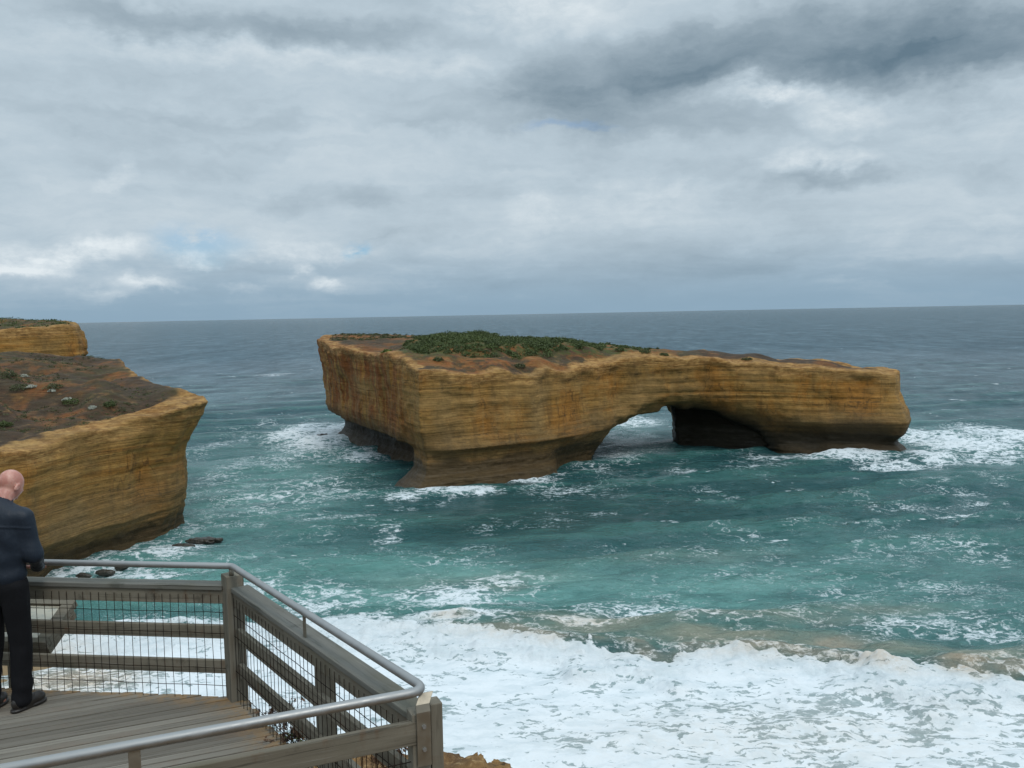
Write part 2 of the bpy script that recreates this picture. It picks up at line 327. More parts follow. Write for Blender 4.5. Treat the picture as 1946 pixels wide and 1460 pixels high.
#                     z: -3    0   1.5   3    5     7     9    11    13   16   20    24   28   32   40
ISP = [(-62, 290, [-2.6, -3.2, -5.0, -6, -6, -5, -0.8, 0, 0, 0.2, 0.4, 0.9, 1.6, 2.0, 2.0]),
       (-48, 256, [-6, -6.8, -8.4, -9.4, -9.5, -8.5, -0.8, 0, 0, 0, 0.4, 1.0, 1.5, 1.8, 1.8]),
       (-32, 222, [-7, -8.2, -9.6, -10.5, -10, -8.5, -0.4, 0, 0, 0, 0.2, 0.6, 1.0, 1.0, 1.0]),
       (-22, 197, [6.5, 2.6, 0.0, -1.2, -1.8, -1.8, -1.2, -0.2, 0.3, 0.2, 0, 0, 0, 0, 0]),
       (-12, 196, [3.6, 1.8, 1.4, -0.4, -1.0, -0.8, 1.2, 0.4, 0.2, 0, 0, 0, -0.3, -0.5, -0.5]),
       (4, 206, [3.0, 1.4, 1.0, -1.0, -1.2, -0.4, 1.2, 0.5, 0.2, 0, 0, -0.3, -1, -1, -1]),
       (18, 220, [-2, -4, -4, -3.5, -2, 0.3, 1.2, 0.8, 0.4, 0, 0, 0, -0.6, -1, -1]),
       (36, 235, [-2, -3, -3, -3, -2, -1, -0.5, 0, 0, 0, 0.5, 0.8, 0.5, 0, 0]),
       (56, 238, [-2, -3, -3, -3, -2, -1, -0.5, 0, 0, 0, 0.5, 0.8, 0.5, 0, 0]),
       (74, 233, [-1, -2, -3, -3.4, -3.0, -0.6, 0.6, 0.5, 0.3, 0, 0, 0, 0, 0, 0]),
       (88, 228, [2.0, 0.4, -0.2, -2.2, -1.4, 0.6, 1.2, 0.3, 0, -0.2, -0.6, -1, -1, -1, -1]),
       (102, 230, [2.0, 0.4, -0.4, -2.2, 0.2, 1.2, 1.6, 0.6, -0.4, -1.6, -1.8, -1.8, -1.8, -1.8, -1.8]),
       (100, 255, [0, 0, 0, 0, 0, 0, 0, 0, 0, 0, 0, 0, 0, 0, 0]), (20, 280, [0] * 15), (-30, 312, [0] * 15)]
IST = [(-21, 194, 26.6), (-8, 199, 24.6), (3, 206, 23.6), (13, 214, 24.0), (22, 223, 25.0), (34, 233, 26.0), (50, 238, 25.6), (64, 237, 24.2), (76, 232, 22.8), (88, 228, 21.6), (100, 228, 20.4),
       (98, 244, 21.2), (82, 246, 24.0), (66, 250, 25.4), (54, 254, 26.4), (40, 252, 27.2), (26, 244, 28.4), (14, 238, 30.2), (2, 230, 30.8), (-8, 224, 31.2), (-16, 220, 30.6), (-22, 214, 28.5), (-6, 212, 27.4), (6, 219, 27.2),
       (-26, 222, 29.5), (-32, 225, 28.2), (-37, 234, 28.6), (-22, 236, 31.8), (-40, 250, 30.0), (-48, 256, 29.8), (-60, 284, 31.2), (-62, 298, 32.2), (-50, 310, 31.6), (-36, 280, 31.2), (-20, 262, 31.6), (-15, 298, 31.2), (10, 262, 30), (8, 284, 29.5), (40, 268, 26), (75, 260, 23.5)]
def isl_cuts(X, Y, Z):
    wob = 1.1 * vnoise(X / 5 + 0 * Y * Z, Y / 5 + 0 * X * Z, Z / 4 + 0 * X * Y)
    fy = np.interp(X, [10, 14, 24, 36, 50, 64, 76, 88], [212, 215, 226, 235, 238, 237, 233, 228]).astype(np.float32)
    fl = np.clip(fy + 4.5 - Y, 0, 7) ** 1.3 * 0.50
    e1 = (np.sqrt(((X - 44.5 - 1.1 * fl) / (24.0 + 1.1 * fl)) ** 2 + ((Z + 0.5) / (11.9 + fl)) ** 2) - 1) * 12 + 0.6 * wob          # wide front mouth
    yield np.maximum(e1, np.maximum(Y - (252 - np.clip(X - 50, 0, 40) * 0.55), 215 - Y))
    e2 = (((np.abs(X - 33.0 - (Y - 255) * 0.10) / 14.0) ** 4 + (np.abs(Z + 1) / 14.5) ** 4) ** 0.25 - 1) * 12 + 0.9 * wob
    yield np.maximum(e2, 240 - Y)
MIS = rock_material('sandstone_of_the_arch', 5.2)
damp_shade_i = lambda V: np.clip(sig((V[:, 1] - 240.5 + 0.10 * np.abs(V[:, 0] - 50)) / 0.8) * sig((15 - V[:, 2]) / 1.2) * sig((V[:, 0] - 14) / 1.5) * sig((84 - V[:, 0]) / 4) * sig((262 - V[:, 1]) / 1.5) + sig((9.5 - V[:, 2]) / 0.9) * sig((-24 - V[:, 0] - (V[:, 1] - 196) * 0.14) / 1.2) * 0.8 + 0.75 * sig((8.8 - V[:, 2] + 1.0 * np.sin(V[:, 0] * 0.3)) / 0.6) * sig((V[:, 0] - 70) / 3), 0, 1)  # shade painted into the cave and left undercut; right-hand band is wet rock
rust_i = lambda V: sig((-(V[:, 0] + 26) - 0.0 * V[:, 1] + (V[:, 1] - 205) * 0.30) / 3.0) * (V[:, 1] < 300)
def veg_i(V):
    return np.clip(sig((V[:, 0] + 28) / 3) * sig((40 - V[:, 0]) / 6) * sig((V[:, 2] - 28.6 + 0.07 * np.clip(V[:, 0], 0, 60)) / 0.5) + 0.25, 0, 1)
crust_i = lambda V: np.clip(sig((V[:, 0] - 52) / 4) * sig((96 - V[:, 0]) / 3) * sig((V[:, 1] - 238 + 0.15 * (V[:, 0] - 60)) / 1.5) + sig((-28 - V[:, 0]) / 2) * sig((V[:, 1] - 235) / 4) * sig((278 - V[:, 1]) / 6) * 0.6, 0, 1)
island, ISLINFO = carve('sea_arch', (-70, 184, -2.5), (109, 318, 35), (0.45, 0.45, 0.32), ISL, ISP, IST, isl_cuts, MIS, 0.20, rust_i, veg_i, crust_i, damp_shade=damp_shade_i, edgek=0.6, margin=lambda V: 1.0 + 5.0 * sig((V[:, 0] - 16) / 6))
tag(island, 'long ochre sandstone sea stack with an arch worn through it, standing alone in the sea', 'sea arch')
# the headland on the left, and the farther one behind it
HL = [(-58.2, 154), (-57.5, 160), (-61, 166), (-67, 172), (-78, 186), (-90, 208), (-100, 228), (-132, 232), (-132, 96), (-88, 96), (-78.5, 112), (-70.5, 128), (-69.5, 133.5), (-66.5, 142), (-62.5, 149)]
HP = [(-56, 156, [-3, -4, -4.2, -3.6, -2.6, -2.2, -2.0, -2.2, -2.3, -1.6, 0.6, 3.2, 3.6, 3.6, 3.6]),
      (-66, 140, [-3, -2.4, -2.4, -1.5, 0.3, 0.3, 0.2, 0.1, 0.2, 0.2, 0.3, 0.2, 0, 0, 0]),
      (-74, 122, [-2, -2, -2, -1.2, 0.2, 0.2, 0.2, 0.1, 0.1, 0.2, 0.3, 0, 0, 0, 0]), (-60, 175, [0, 0, 0, 0, 0, 0, 0, 0, 0, 0, 0, 0, 0, 0, 0]), (-85, 215, [0] * 15)]
HT = [(-56, 156, 23.2), (-61, 150, 22.0), (-66, 142, 20.8), (-70, 131, 20.0), (-80, 112, 20), (-92, 100, 21), (-60, 160, 23.9), (-64, 166, 25.6), (-68, 171, 25.6), (-72, 160, 25.0), (-76, 146, 23.0), (-84, 132, 22.4), (-80, 165, 26.4), (-90, 150, 25.4), (-100, 130, 25.0), (-78, 184, 26.6), (-88, 196, 27.6), (-95, 190, 28.6),
      (-110, 175, 31), (-120, 150, 31), (-125, 120, 30), (-100, 215, 28.5), (-130, 200, 31), (-130, 225, 31)]
MHL = rock_material('sandstone_of_the_headland', 2.6, 1.0, 0.0)
veg_h = lambda V: np.clip(0.15 + 0.75 * sig((V[:, 2] - 25.5) / 1.2) * (0.6 + 0.5 * fbm(V[:, 0] / 10, V[:, 1] / 10, 0 * V[:, 0] + 3, 3)), 0, 1)
crust_h = lambda V: np.clip(sig((-62 - V[:, 0]) / 2) * (0.55 + 0.5 * fbm(V[:, 0] / 12, V[:, 1] / 12, V[:, 2] * 0, 2)), 0, 1)
head, HINFO = carve('headland', (-131, 97, -2.5), (-49, 231, 33.5), (0.40, 0.40, 0.28), HL, HP, HT, None, MHL, 0.15, None, veg_h, crust_h, amp=0.8, edgek=0.6, relief=1.9, margin=lambda V: 0.5 + 3.1 * sig((161 - V[:, 1]) / 2.0), dip=(-0.10, 0.02), seed=20)
tag(head, kind='structure')
FL = [(-135.5, 262), (-132, 268), (-136, 280), (-172, 330), (-240, 330), (-240, 225), (-182, 236), (-152, 254)]
FP = [(-134, 265, [0, 0, 0, 0, 0, 0, 0, 0, 0, 0, 0.2, 1.2, 2.8, 2.2, 1.0]), (-200, 240, [0] * 15)]
FT = [(-134, 268, 37.2), (-142, 264, 36.8), (-156, 258, 35.5), (-170, 262, 37.5), (-140, 290, 38.4), (-180, 300, 39), (-230, 260, 38.4)]
farh, FINFO = carve('far_headland', (-215, 230, 14), (-122, 332, 42), (0.7, 0.7, 0.4), FL, FP, FT, None, rock_material('sandstone_of_the_far_headland', -4, 1.0), 0.5, None, lambda V: 0.55 + 0 * V[:, 0], None, amp=1.2, seed=40)
tag(farh, kind='structure')
# ------------------------------------------------------------------ the sea
def sea():
    na, nr = 1150, 860
    az = np.linspace(R(-52), R(48), na)
    yy = np.concatenate([np.linspace(560, 8, nr - 60), np.geomspace(7.9, 0.42, 60)])    # distance grows smoothly to the horizon
    D = 38 * 894 / yy
    Dm, A = np.meshgrid(D, az, indexing='ij')
    X = Dm * np.sin(A); Y = Dm * np.cos(A)
    cell = np.gradient(D)[:, None] * np.ones_like(A)
    Z = np.zeros_like(X)
    rng = np.random.default_rng(3)
    for i in range(64):
        lam = 2.2 * (34 / 2.2) ** (i / 63.0); k = 2 * math.pi / lam
        th = R(-90 + 14) + rng.normal(0, 0.42 if lam < 14 else 0.2)
        ph = rng.random() * 6.28; am = 0.0150 * lam ** 0.76
        fade = np.clip((lam / np.maximum(cell, 1e-3) - 2.2) / 3, 0, 1)
        arg = k * (X * math.cos(th) + Y * math.sin(th)) + ph + 0.9 * vnoise(X / 45 + i, Y / 45, 0 * X)
        c = np.sin(arg); Z += am * fade * (c + 0.35 * (c * c - 0.5) * 1.2)
    Z *= 0.8 + 0.5 * fbm(X / 60, Y / 60, 0 * X + 2, 2)
    # breaker line running along the beach
    bp = [(-100, 104)] + [tuple(atz(*q)[:2]) for q in [(20, 1212), (250, 1204)]] + [tuple(atz(*q)[:2]) for q in [(430, 1188), (640, 1192), (900, 1204), (1010, 1216), (1250, 1240), (1400, 1232), (1530, 1246), (1660, 1282), (1800, 1268), (1946, 1285)]] + [(80, 84)]
    bp.sort(); bx, by = zip(*bp); Yb = np.interp(X, bx, by) + 0.9 * fbm(X / 5, 0 * X, 0 * X + 5, 3)
    s = Y - Yb                                                    # + seaward
    n1 = fbm(X / 2.2, Y / 2.2, 0 * X + 1, 4); n2 = fbm(X / 7, Y / 7, 0 * X + 8, 3)
    strong = sig((X + 6) / 5)                                      # the wave stands up on the right
    near = np.exp(-(s / 40) ** 2)
    Z = Z * (1 - 0.72 * sig(-s / 2.0))                             # flat wash inside
    face = np.where(s > 0, np.exp(-(s / 6.0) ** 2), np.exp(-(s / 2.4) ** 2))
    Z += strong * 1.45 * face * (1 + 0.25 * n2)
    n0 = fbm(X / 0.9, Y / 2.5, 0 * X + 6, 3)
    brk = 0.5 * np.clip(n0, -0.8, 0.8) * strong + np.clip(2.2 + 1.4 * fbm(X / 6.5, 0 * X, 0 * X + 9, 3) + 0.5 * n1, 0.0, 4.2) * strong
    bore = sig((s + 8.5 + 2.5 * n2) / 0.9) * sig(-(s + brk - 0.3) / 0.5)
    Z += (0.3 + 0.6 * strong) * bore * (0.9 + 0.5 * n2) + bore * (0.42 * np.abs(n1) + 0.14 * np.clip(np.abs(n0), 0, 1))
    # a second low swell behind, and a steep green one on the left
    for (px, py, w, l, h) in [(1820, 985, 60, 1.6, 0.7), (760, 1165, 12, 1.5, 0.7), (250, 1150, 14, 2.0, 1.0), (540, 1150, 5, 1.4, 0.8), (1250, 1185, 16, 2.0, 0.55), (1500, 1010, 50, 2.5, 0.4), (160, 1120, 9, 1.5, .6), (900, 1125, 12, 1.6, .5)]:
        c = atz(px, py); q = Y - c.y - 0.06 * (X - c.x) + 1.0 * n2
        Z += h * np.exp(-((X - c.x) / w) ** 2) * np.exp(-(q / l) ** 2)
    # ---- foam, sand and tint fields
    foam = np.zeros_like(X); hol = np.zeros_like(X)
    def bl(px, py, rx, ry, a, rot=0.0):
        c = atz(px, py); ex = atz(px + rx, py).x - c.x; ey = (atz(px, py - ry).y - atz(px, py + ry).y) / 2
        u = X - c.x; v = Y - c.y
        return a * np.exp(-(((u + rot * v) / ex) ** 2 + (v / ey) ** 2) ** 1.3)
    inside = sig(-(s + brk + 0.5 * n1) / (0.22 + 1.5 * (1 - strong)))
    foam = np.maximum(foam, inside * (1.0)); foam = np.maximum(foam, 0.50 * strong * np.exp(-((s + 0.5) / 3.5) ** 2))
    foam = np.maximum(foam, 0.95 * np.exp(-np.clip(s, 0, 99) / (1.0 + 1.5 * np.clip(n2 + .3, 0, 1))) * sig((0.25 - strong) * 6 + 3 * n2))
    lace = 0
    for q in [(620, 1140, 150, 44, .60), (860, 1130, 200, 45, .64), (960, 1100, 100, 16, .66), (700, 1185, 150, 20, .74), (860, 1185, 140, 18, .78), (470, 1120, 90, 40, .48), (1180, 1165, 260, 24, .52), (1100, 1190, 160, 14, .6),
              (1340, 1180, 180, 22, .50), (1750, 1190, 180, 40, .46), (1880, 1200, 100, 40, .50), (1720, 1130, 260, 80, .37), (1850, 1040, 180, 40, .35), (1830, 977, 130, 7, .66), (1650, 1000, 140, 14, .30),
              (620, 830, 75, 34, .86), (570, 822, 60, 26, .80), (690, 865, 60, 14, .62), (560, 870, 120, 30, .46), (600, 930, 190, 40, .46), (470, 960, 110, 60, .42), (640, 985, 100, 14, .46), (740, 1015, 40, 26, .52), (450, 830, 60, 60, .36), (430, 900, 60, 60, .42), (520, 712, 40, 4, .5),
              (870, 936, 110, 7, .78), (770, 945, 50, 8, .70), (1000, 910, 80, 7, .78), (1060, 900, 50, 6, .55), (1060, 935, 160, 18, .36), (1190, 838, 90, 36, .46), (1200, 800, 70, 12, .70), (1180, 868, 60, 16, .5), (1120, 890, 60, 12, .45),
              (1600, 868, 130, 12, .88), (1480, 868, 80, 9, .66), (1310, 895, 60, 12, .50), (1700, 880, 120, 10, .66), (1810, 840, 110, 34, .88), (1900, 825, 90, 26, .80), (1770, 868, 60, 14, .8), (1860, 875, 140, 8, .55), (1430, 885, 120, 8, .45),
              (340, 1040, 80, 18, .66), (300, 1055, 120, 12, .60), (200, 1078, 110, 12, .62), (140, 1090, 80, 14, .6), (240, 1090, 160, 10, .62), (400, 1000, 40, 20, .4), (1250, 1050, 420, 60, .24), (900, 1050, 120, 20, .38), (880, 1070, 200, 18, .40), (100, 1150, 200, 8, .55), (300, 1190, 160, 14, .80)]:
        foam = np.maximum(foam, bl(*q))
    dI = polysd(X[:560], Y[:560], ISL); dd = np.full_like(X, 99.); dd[:560] = dI
    dH = np.full_like(X, 99.); dH[:560] = polysd(X[:560], Y[:560], HL)
    foam = np.maximum(foam, 0.50 * np.exp(-np.clip(dd, 0, 99) / 3.0) * (0.7 + 0.5 * n2)); foam = np.maximum(foam, 0.42 * np.exp(-np.clip(dH, 0, 99) / 4.0))
    foam = np.maximum(foam, 0.17 * np.clip(1.6 - Y / 260, 0, 1) + 0.10 * n2)
    foam = np.clip(foam + 0.10 * n2 * (foam > 0.15), 0, 1)
    # chop thrown up where the swell meets the rock
    hit = np.clip(foam - 0.55, 0, 0.4) / 0.4 * (s > 2)
    Z += hit * (0.45 + 0.5 * np.abs(n1))
    # open patches in the white wash: more of them low on the right and far left
    open_ = np.clip(0.30 + bl(1700, 1400, 380, 90, .30) + bl(150, 1290, 160, 30, .85) + bl(1400, 1340, 260, 40, .08) + bl(900, 1380, 200, 60, .08) + 0.16 * n2 - 0.55 * sig((s + 6.0) / 1.0), 0, 1)
    # sand in suspension on the rising face
    sand = 0
    for q in [(1150, 1200, 180, 26, .75), (1380, 1222, 200, 20, .95), (1560, 1225, 120, 20, .85), (1700, 1245, 150, 20, .85), (1860, 1270, 120, 20, .9), (1830, 1280, 60, 26, 1.0), (1060, 1185, 110, 12, .6), (1450, 1180, 200, 20, .5), (1640, 1160, 160, 14, .35), (1240, 1060, 250, 14, .16), (900, 1100, 200, 14, .2), (960, 1115, 60, 9, .4), (140, 1295, 130, 30, 1.0), (60, 1240, 120, 30, .5), (860, 1188, 60, 6, .6), (1500, 1400, 500, 70, .25)]:
        sand = np.maximum(sand, bl(*q))
    sand = np.maximum(sand, strong * 0.75 * np.exp(-((s + 0.8) / 2.6) ** 2) * sig((n2 + 0.55) * 6))
    # water tint: 0 deep blue, 1 turquoise
    dist = np.sqrt(X * X + Y * Y)
    turq = np.clip(1.12 - dist / 620, 0, 1) ** 1.0
    milky = np.clip(bl(640, 1100, 400, 56, .95) + bl(520, 960, 200, 90, .70) + bl(560, 860, 170, 70, .60) + bl(860, 1130, 240, 50, .55) + bl(1850, 840, 220, 60, .5) + bl(1190, 820, 90, 50, .6) + bl(300, 1080, 140, 60, .40) + bl(1650, 1090, 450, 110, .62) + bl(1250, 1120, 300, 50, .60) + bl(250, 1140, 200, 40, .3), 0, 1)
    dark = np.clip(bl(1200, 930, 520, 60, .85) + bl(1100, 1000, 430, 40, .45) + bl(900, 990, 180, 26, .5) + bl(730, 900, 90, 24, .5) + bl(1250, 865, 300, 26, .6), 0, 1)  # shadow and reflection of the cliff, painted into the water colour
    V = np.stack([X, Y, Z], -1).reshape(-1, 3)
    r, c = np.meshgrid(np.arange(nr - 1), np.arange(na - 1), indexing='ij'); i0 = (r * na + c).ravel()
    F = np.stack([i0, i0 + na, i0 + na + 1, i0 + 1], 1)[:, ::-1]
    crest = np.clip(Z / 0.5, -1, 1) * (s > 0)
    return V, F, dict(foam=foam.ravel(), wash=inside.ravel(), dist=np.clip(dist / 1200, 0, 1).ravel(), open=open_.ravel(), sand=np.clip(sand, 0, 1).ravel(), turq=turq.ravel(), milky=milky.ravel(), cliff_shade=dark.ravel(), bore=(bore * 1.0).ravel(), crest=crest.ravel())
def water_material():
    m, t, o = mat('sea_water')
    p = t.node('ShaderNodeTexCoord', 3)
    foam, opn, sand, turq, milky, dark, bore, crest = [t.attr(q) for q in ('foam', 'open', 'sand', 'turq', 'milky', 'cliff_shade', 'bore', 'crest')]
    pd = t.vm('ADD', p, t.sc(t.vm('SUBTRACT', t.noise(p, 0.35, 4, 0.6, out=1), (.5, .5, .5)), 3.2, 3.2, 0))
    # -- foam lace: thin ridges of a warped noise, broken up by a bigger one
    n_a = t.noise(t.sc(pd, 0.30, 0.42, 1), 1.0, 6, 0.62)
    ridge = t.m('SUBTRACT', 1.0, t.m('MULTIPLY', t.m('ABSOLUTE', t.m('SUBTRACT', n_a, 0.5)), 9.0), clamp=True)
    n_b = t.noise(t.sc(pd, 0.75, 1.2, 1), 1.0, 5, 0.65)
    ridge2 = t.m('SUBTRACT', 1.0, t.m('MULTIPLY', t.m('ABSOLUTE', t.m('SUBTRACT', n_b, 0.5)), 8.0), clamp=True)
    n_c = t.noise(t.sc(p, 0.11, 0.20, 1), 1.0, 5, 0.6)
    fine = t.noise(t.sc(p, 1, 1.5, 1), 3.2, 4, 0.7)
    pat = t.m('ADD', t.m('MULTIPLY', ridge, 0.34), t.m('ADD', t.m('MULTIPLY', ridge2, 0.20), t.m('ADD', t.m('MULTIPLY', n_c, 0.40), t.m('MULTIPLY', fine, 0.40))))
    thr = t.m('SUBTRACT', 1.02, t.m('MULTIPLY', foam, 0.70))
    lace = t.mr(t.m('SUBTRACT', pat, thr), -0.04, 0.28, 0.0, 0.90)
    # -- wide wash with open patches
    hn = t.noise(t.sc(pd, 0.80, 1.75, 1), 1.0, 4, 0.55); hn2 = t.noise(t.sc(p, 0.16, 0.22, 1), 1.0, 4, 0.55)
    hv = t.m('ADD', t.m('MULTIPLY', hn, 0.62), t.m('MULTIPLY', hn2, 0.42))
    hole = t.mr(t.m('ADD', hv, t.m('MULTIPLY', opn, 0.14)), 0.61, 0.65)
    hole = t.m('MULTIPLY', hole, t.mr(t.noise(t.sc(p, 1.6, 2.6, 1), 1.0, 3, 0.6), 0.30, 0.50, 0.5, 1.15))
    wash = t.mr(t.m('ADD', t.attr('wash'), t.m('MULTIPLY_ADD', pat, 0.9, -0.58)), 0.38, 0.62)
    full = t.m('MULTIPLY', wash, t.m('SUBTRACT', 1.0, t.m('MULTIPLY', hole, t.mr(sand, 0.1, 0.8, 0.60, 0.90))))
    f = t.m('MAXIMUM', t.m('MULTIPLY', lace, t.m('SUBTRACT', 1.0, wash)), full)
    # -- white horses out at sea
    wn = t.noise(t.sc(p, 0.09, 0.20, 1), 1.0, 3, 0.5); wn2 = t.noise(t.sc(p, 0.5, 1.6, 1), 1.0, 3, 0.6)
    caps = t.m('MULTIPLY', t.mr(t.m('ADD', t.m('MULTIPLY', wn, 0.6), t.m('MULTIPLY', wn2, 0.4)), 0.640, 0.685), 0.85)
    f = t.m('MAXIMUM', f, t.m('MULTIPLY', caps, t.mr(foam, 0.5, 0.2)))
    # -- water body
    big = t.noise(t.sc(p, 0.011, 0.03, 1), 1.0, 5, 0.6)
    mid = t.noise(t.sc(p, 0.07, 0.16, 1), 1.0, 5, 0.6)
    body = t.mix(turq, (0.048, 0.100, 0.130), (0.036, 0.130, 0.125))
    body = t.mix(t.mr(t.m('ADD', t.m('MULTIPLY', big, 0.5), t.m('MULTIPLY', mid, 0.5)), 0.35, 0.65, 0.30, 0.0), body, (0.015, 0.05, 0.065))
    body = t.mix(t.m('MULTIPLY', milky, t.mr(mid, 0.3, 0.65, 0.35, 0.95)), body, (0.150, 0.335, 0.305))
    body = t.mix(t.m('MULTIPLY', dark, 0.80), body, (0.009, 0.055, 0.052))  # painted cliff shade on the water
    body = t.mix(t.m('MULTIPLY', sand, t.mr(mid, 0.3, 0.6, 0.45, 1.0)), body, (0.36, 0.30, 0.215))
    body = t.mix(t.mr(crest, 0.1, 1.0, 0.0, 0.35), body, (0.06, 0.20, 0.17))
    body = t.mix(t.m('MULTIPLY', t.mr(foam, 0.35, 0.95), 0.55), body, t.mix(sand, (0.20, 0.31, 0.31), (0.42, 0.36, 0.29)))
    # -- waves too small for the mesh
    w1 = t.noise(t.sc(p, 0.13, 0.34, 1), 1.0, 4, 0.55); w2 = t.noise(t.sc(pd, 0.50, 1.05, 1), 1.0, 6, 0.66)
    hgt = t.m('ADD', t.m('MULTIPLY', w1, 1.7), t.m('MULTIPLY', w2, 1.05))
    nw = t.bump(hgt, 1.0, 0.85)
    far1 = t.noise(t.sc(p, 0.030, 0.0075, 1), 1.0, 5, 0.68); far2 = t.noise(t.sc(p, 0.10, 0.035, 1), 1.0, 4, 0.7)
    fv = t.m('ADD', t.m('MULTIPLY', far1, 0.5), t.m('MULTIPLY', far2, 0.5))
    dst = t.attr('dist'); fm_ = t.mr(dst, 0.10, 0.40, smooth=False)
    body = t.mix(t.m('MULTIPLY', fm_, t.mr(fv, 0.40, 0.60, 0.8, 0.0)), body, (0.022, 0.052, 0.068))
    body = t.mix(t.m('MULTIPLY', fm_, t.mr(fv, 0.53, 0.66, 0.0, 0.7)), body, (0.095, 0.155, 0.175))
    sp_ = t.m('MULTIPLY', t.mr(dst, 0.10, 0.75, 0.38, 0.02, smooth=False), t.mr(fv, 0.38, 0.62, 0.45, 1.4))
    water = t.bsdf(body, 0.20, nw, IOR=1.333, spec=sp_)
    foamcol = t.mix(t.m('MULTIPLY', sand, t.mr(n_b, 0.38, 0.58, 0.35, 0.95)), t.mix(fine, (0.62, 0.67, 0.70), (0.74, 0.77, 0.78)), (0.58, 0.48, 0.37))
    foamcol = t.mix(t.mr(t.noise(t.sc(pd, 0.22, 0.5, 1), 1.0, 6, 0.65), 0.42, 0.66, 0.0, 0.42), foamcol, t.mix(sand, (0.42, 0.50, 0.53), (0.46, 0.38, 0.28)))
    foamcol = t.mix(t.m('MULTIPLY', t.mr(bore, 0.2, 1.0), t.mr(fine, 0.62, 0.36, 0.0, 0.30)), foamcol, t.mix(sand, (0.58, 0.66, 0.66), (0.45, 0.34, 0.22)))
    bf = t.bump(t.m('ADD', t.m('MULTIPLY', fine, t.m('MULTIPLY_ADD', bore, 0.45, 0.05)), t.m('MULTIPLY', w2, 0.25)), 0.8, 0.5)
    fm = t.bsdf(foamcol, 0.85, bf, spec=0.2)
    mx = t.n.new('ShaderNodeMixShader'); t.l.new(f, mx.inputs[0]); t.l.new(water, mx.inputs[1]); t.l.new(fm, mx.inputs[2])
    t.l.new(mx.outputs[0], o)
    return m
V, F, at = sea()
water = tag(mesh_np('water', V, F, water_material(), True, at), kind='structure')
del V, F, at
# ------------------------------------------------------------------ beach and the ground under the platform
def sand_beach():
    xs = np.linspace(-110, 60, 170); ys = np.linspace(18, 104, 110); X, Y = np.meshgrid(xs, ys, indexing='ij')
    sh = np.interp(X, [-110, -70, -56, -46, -38, -28, 60], [112, 106, 95, 91, 82, 70, 50])
    Z = np.clip((sh - Y) * 0.07, -3, 6) - 0.05 + 0.12 * fbm(X / 9, Y / 9, 0 * X, 3)
    V = np.stack([X, Y, Z], -1).reshape(-1, 3); n = len(ys)
    r, c = np.meshgrid(np.arange(len(xs) - 1), np.arange(n - 1), indexing='ij'); i0 = (r * n + c).ravel()
    m, t, o = mat('wet_sand'); p = t.node('ShaderNodeTexCoord', 3)
    f = t.noise(t.sc(p, 0.5, 0.9, 1), 0.6, 6, 0.6)
    t.l.new(t.bsdf(t.mix(f, (0.16, 0.105, 0.05), (0.27, 0.185, 0.09)), 0.45, t.bump(f, 0.4, 0.2)), o)
    tag(mesh_np('sand', V, np.stack([i0, i0 + n, i0 + n + 1, i0 + 1], 1), m), kind='structure')
sand_beach()
DZ = 35.15
def near_ground():
    xs = np.interp(np.linspace(0, 1, 330), [0, .12, .88, 1], [-16, -3.4, 1.2, 9]); ys = np.interp(np.linspace(0, 1, 300), [0, .15, .9, 1], [-14, 4.6, 8.3, 11]); X, Y = np.meshgrid(xs, ys, indexing='ij')
    ex = [-16, -6.0, -3.4, -2.55, -2.0, -1.45, -0.75, -0.38, -0.05, 0.25, 2.0, 5, 9]; ey = [3.0, 4.6, 5.4, 6.0, 6.75, 7.4, 7.75, 7.65, 7.35, 6.2, 5.0, 4.2, 4.0]
    E = np.interp(X, ex, ey) + 0.16 * fbm(X / 0.5, Y / 0.8, 0 * X, 4) + 0.10 * fbm(X / 0.15, Y / 0.15, 0 * X + 4, 2)
    s = E - Y
    top = DZ - 0.52 + 0.14 * fbm(X / 1.1, Y / 1.1, 0 * X, 4) + 0.07 * fbm(X / 0.2, Y / 0.2, 0 * X, 4) - 0.22 * np.clip(Y - 5, 0, 5) * sig((X + 1.6) * 3) - 0.10 * np.clip(X, 0, 9)
    top = top + 0.15 * sig(-(Y + 1) * 2)
    Z = np.where(s > 0, top, top - np.clip(-s, 0, 9) ** 0.9 * 5 * (1 + 0.3 * fbm(X / 0.6, Y / 0.6, 0 * X, 3)))
    V = np.stack([X, Y, Z], -1).reshape(-1, 3); n = len(ys)
    r, c = np.meshgrid(np.arange(len(xs) - 1), np.arange(n - 1), indexing='ij'); i0 = (r * n + c).ravel()
    m, t, o = mat('orange_limestone_ground'); p = t.node('ShaderNodeTexCoord', 3)
    a = t.noise(p, 1.6, 6, 0.65); b = t.noise(p, 9, 6, 0.7)
    col = t.mix(t.mr(a, 0.38, 0.62), (0.25, 0.145, 0.058), (0.13, 0.075, 0.038)); col = t.mix(t.mr(b, 0.52, 0.72, 0, 0.8), col, (0.48, 0.33, 0.16)); col = t.mix(t.mr(b, 0.46, 0.36, 0, 0.85), col, (0.045, 0.030, 0.018))
    t.l.new(t.bsdf(col, 0.95, t.bump(t.m('ADD', t.m('MULTIPLY', b, 0.5), a), 0.9, 0.09), spec=0.2), o)
    tag(mesh_np('ground', V, np.stack([i0, i0 + n, i0 + n + 1, i0 + 1], 1), m), kind='structure')
near_ground()
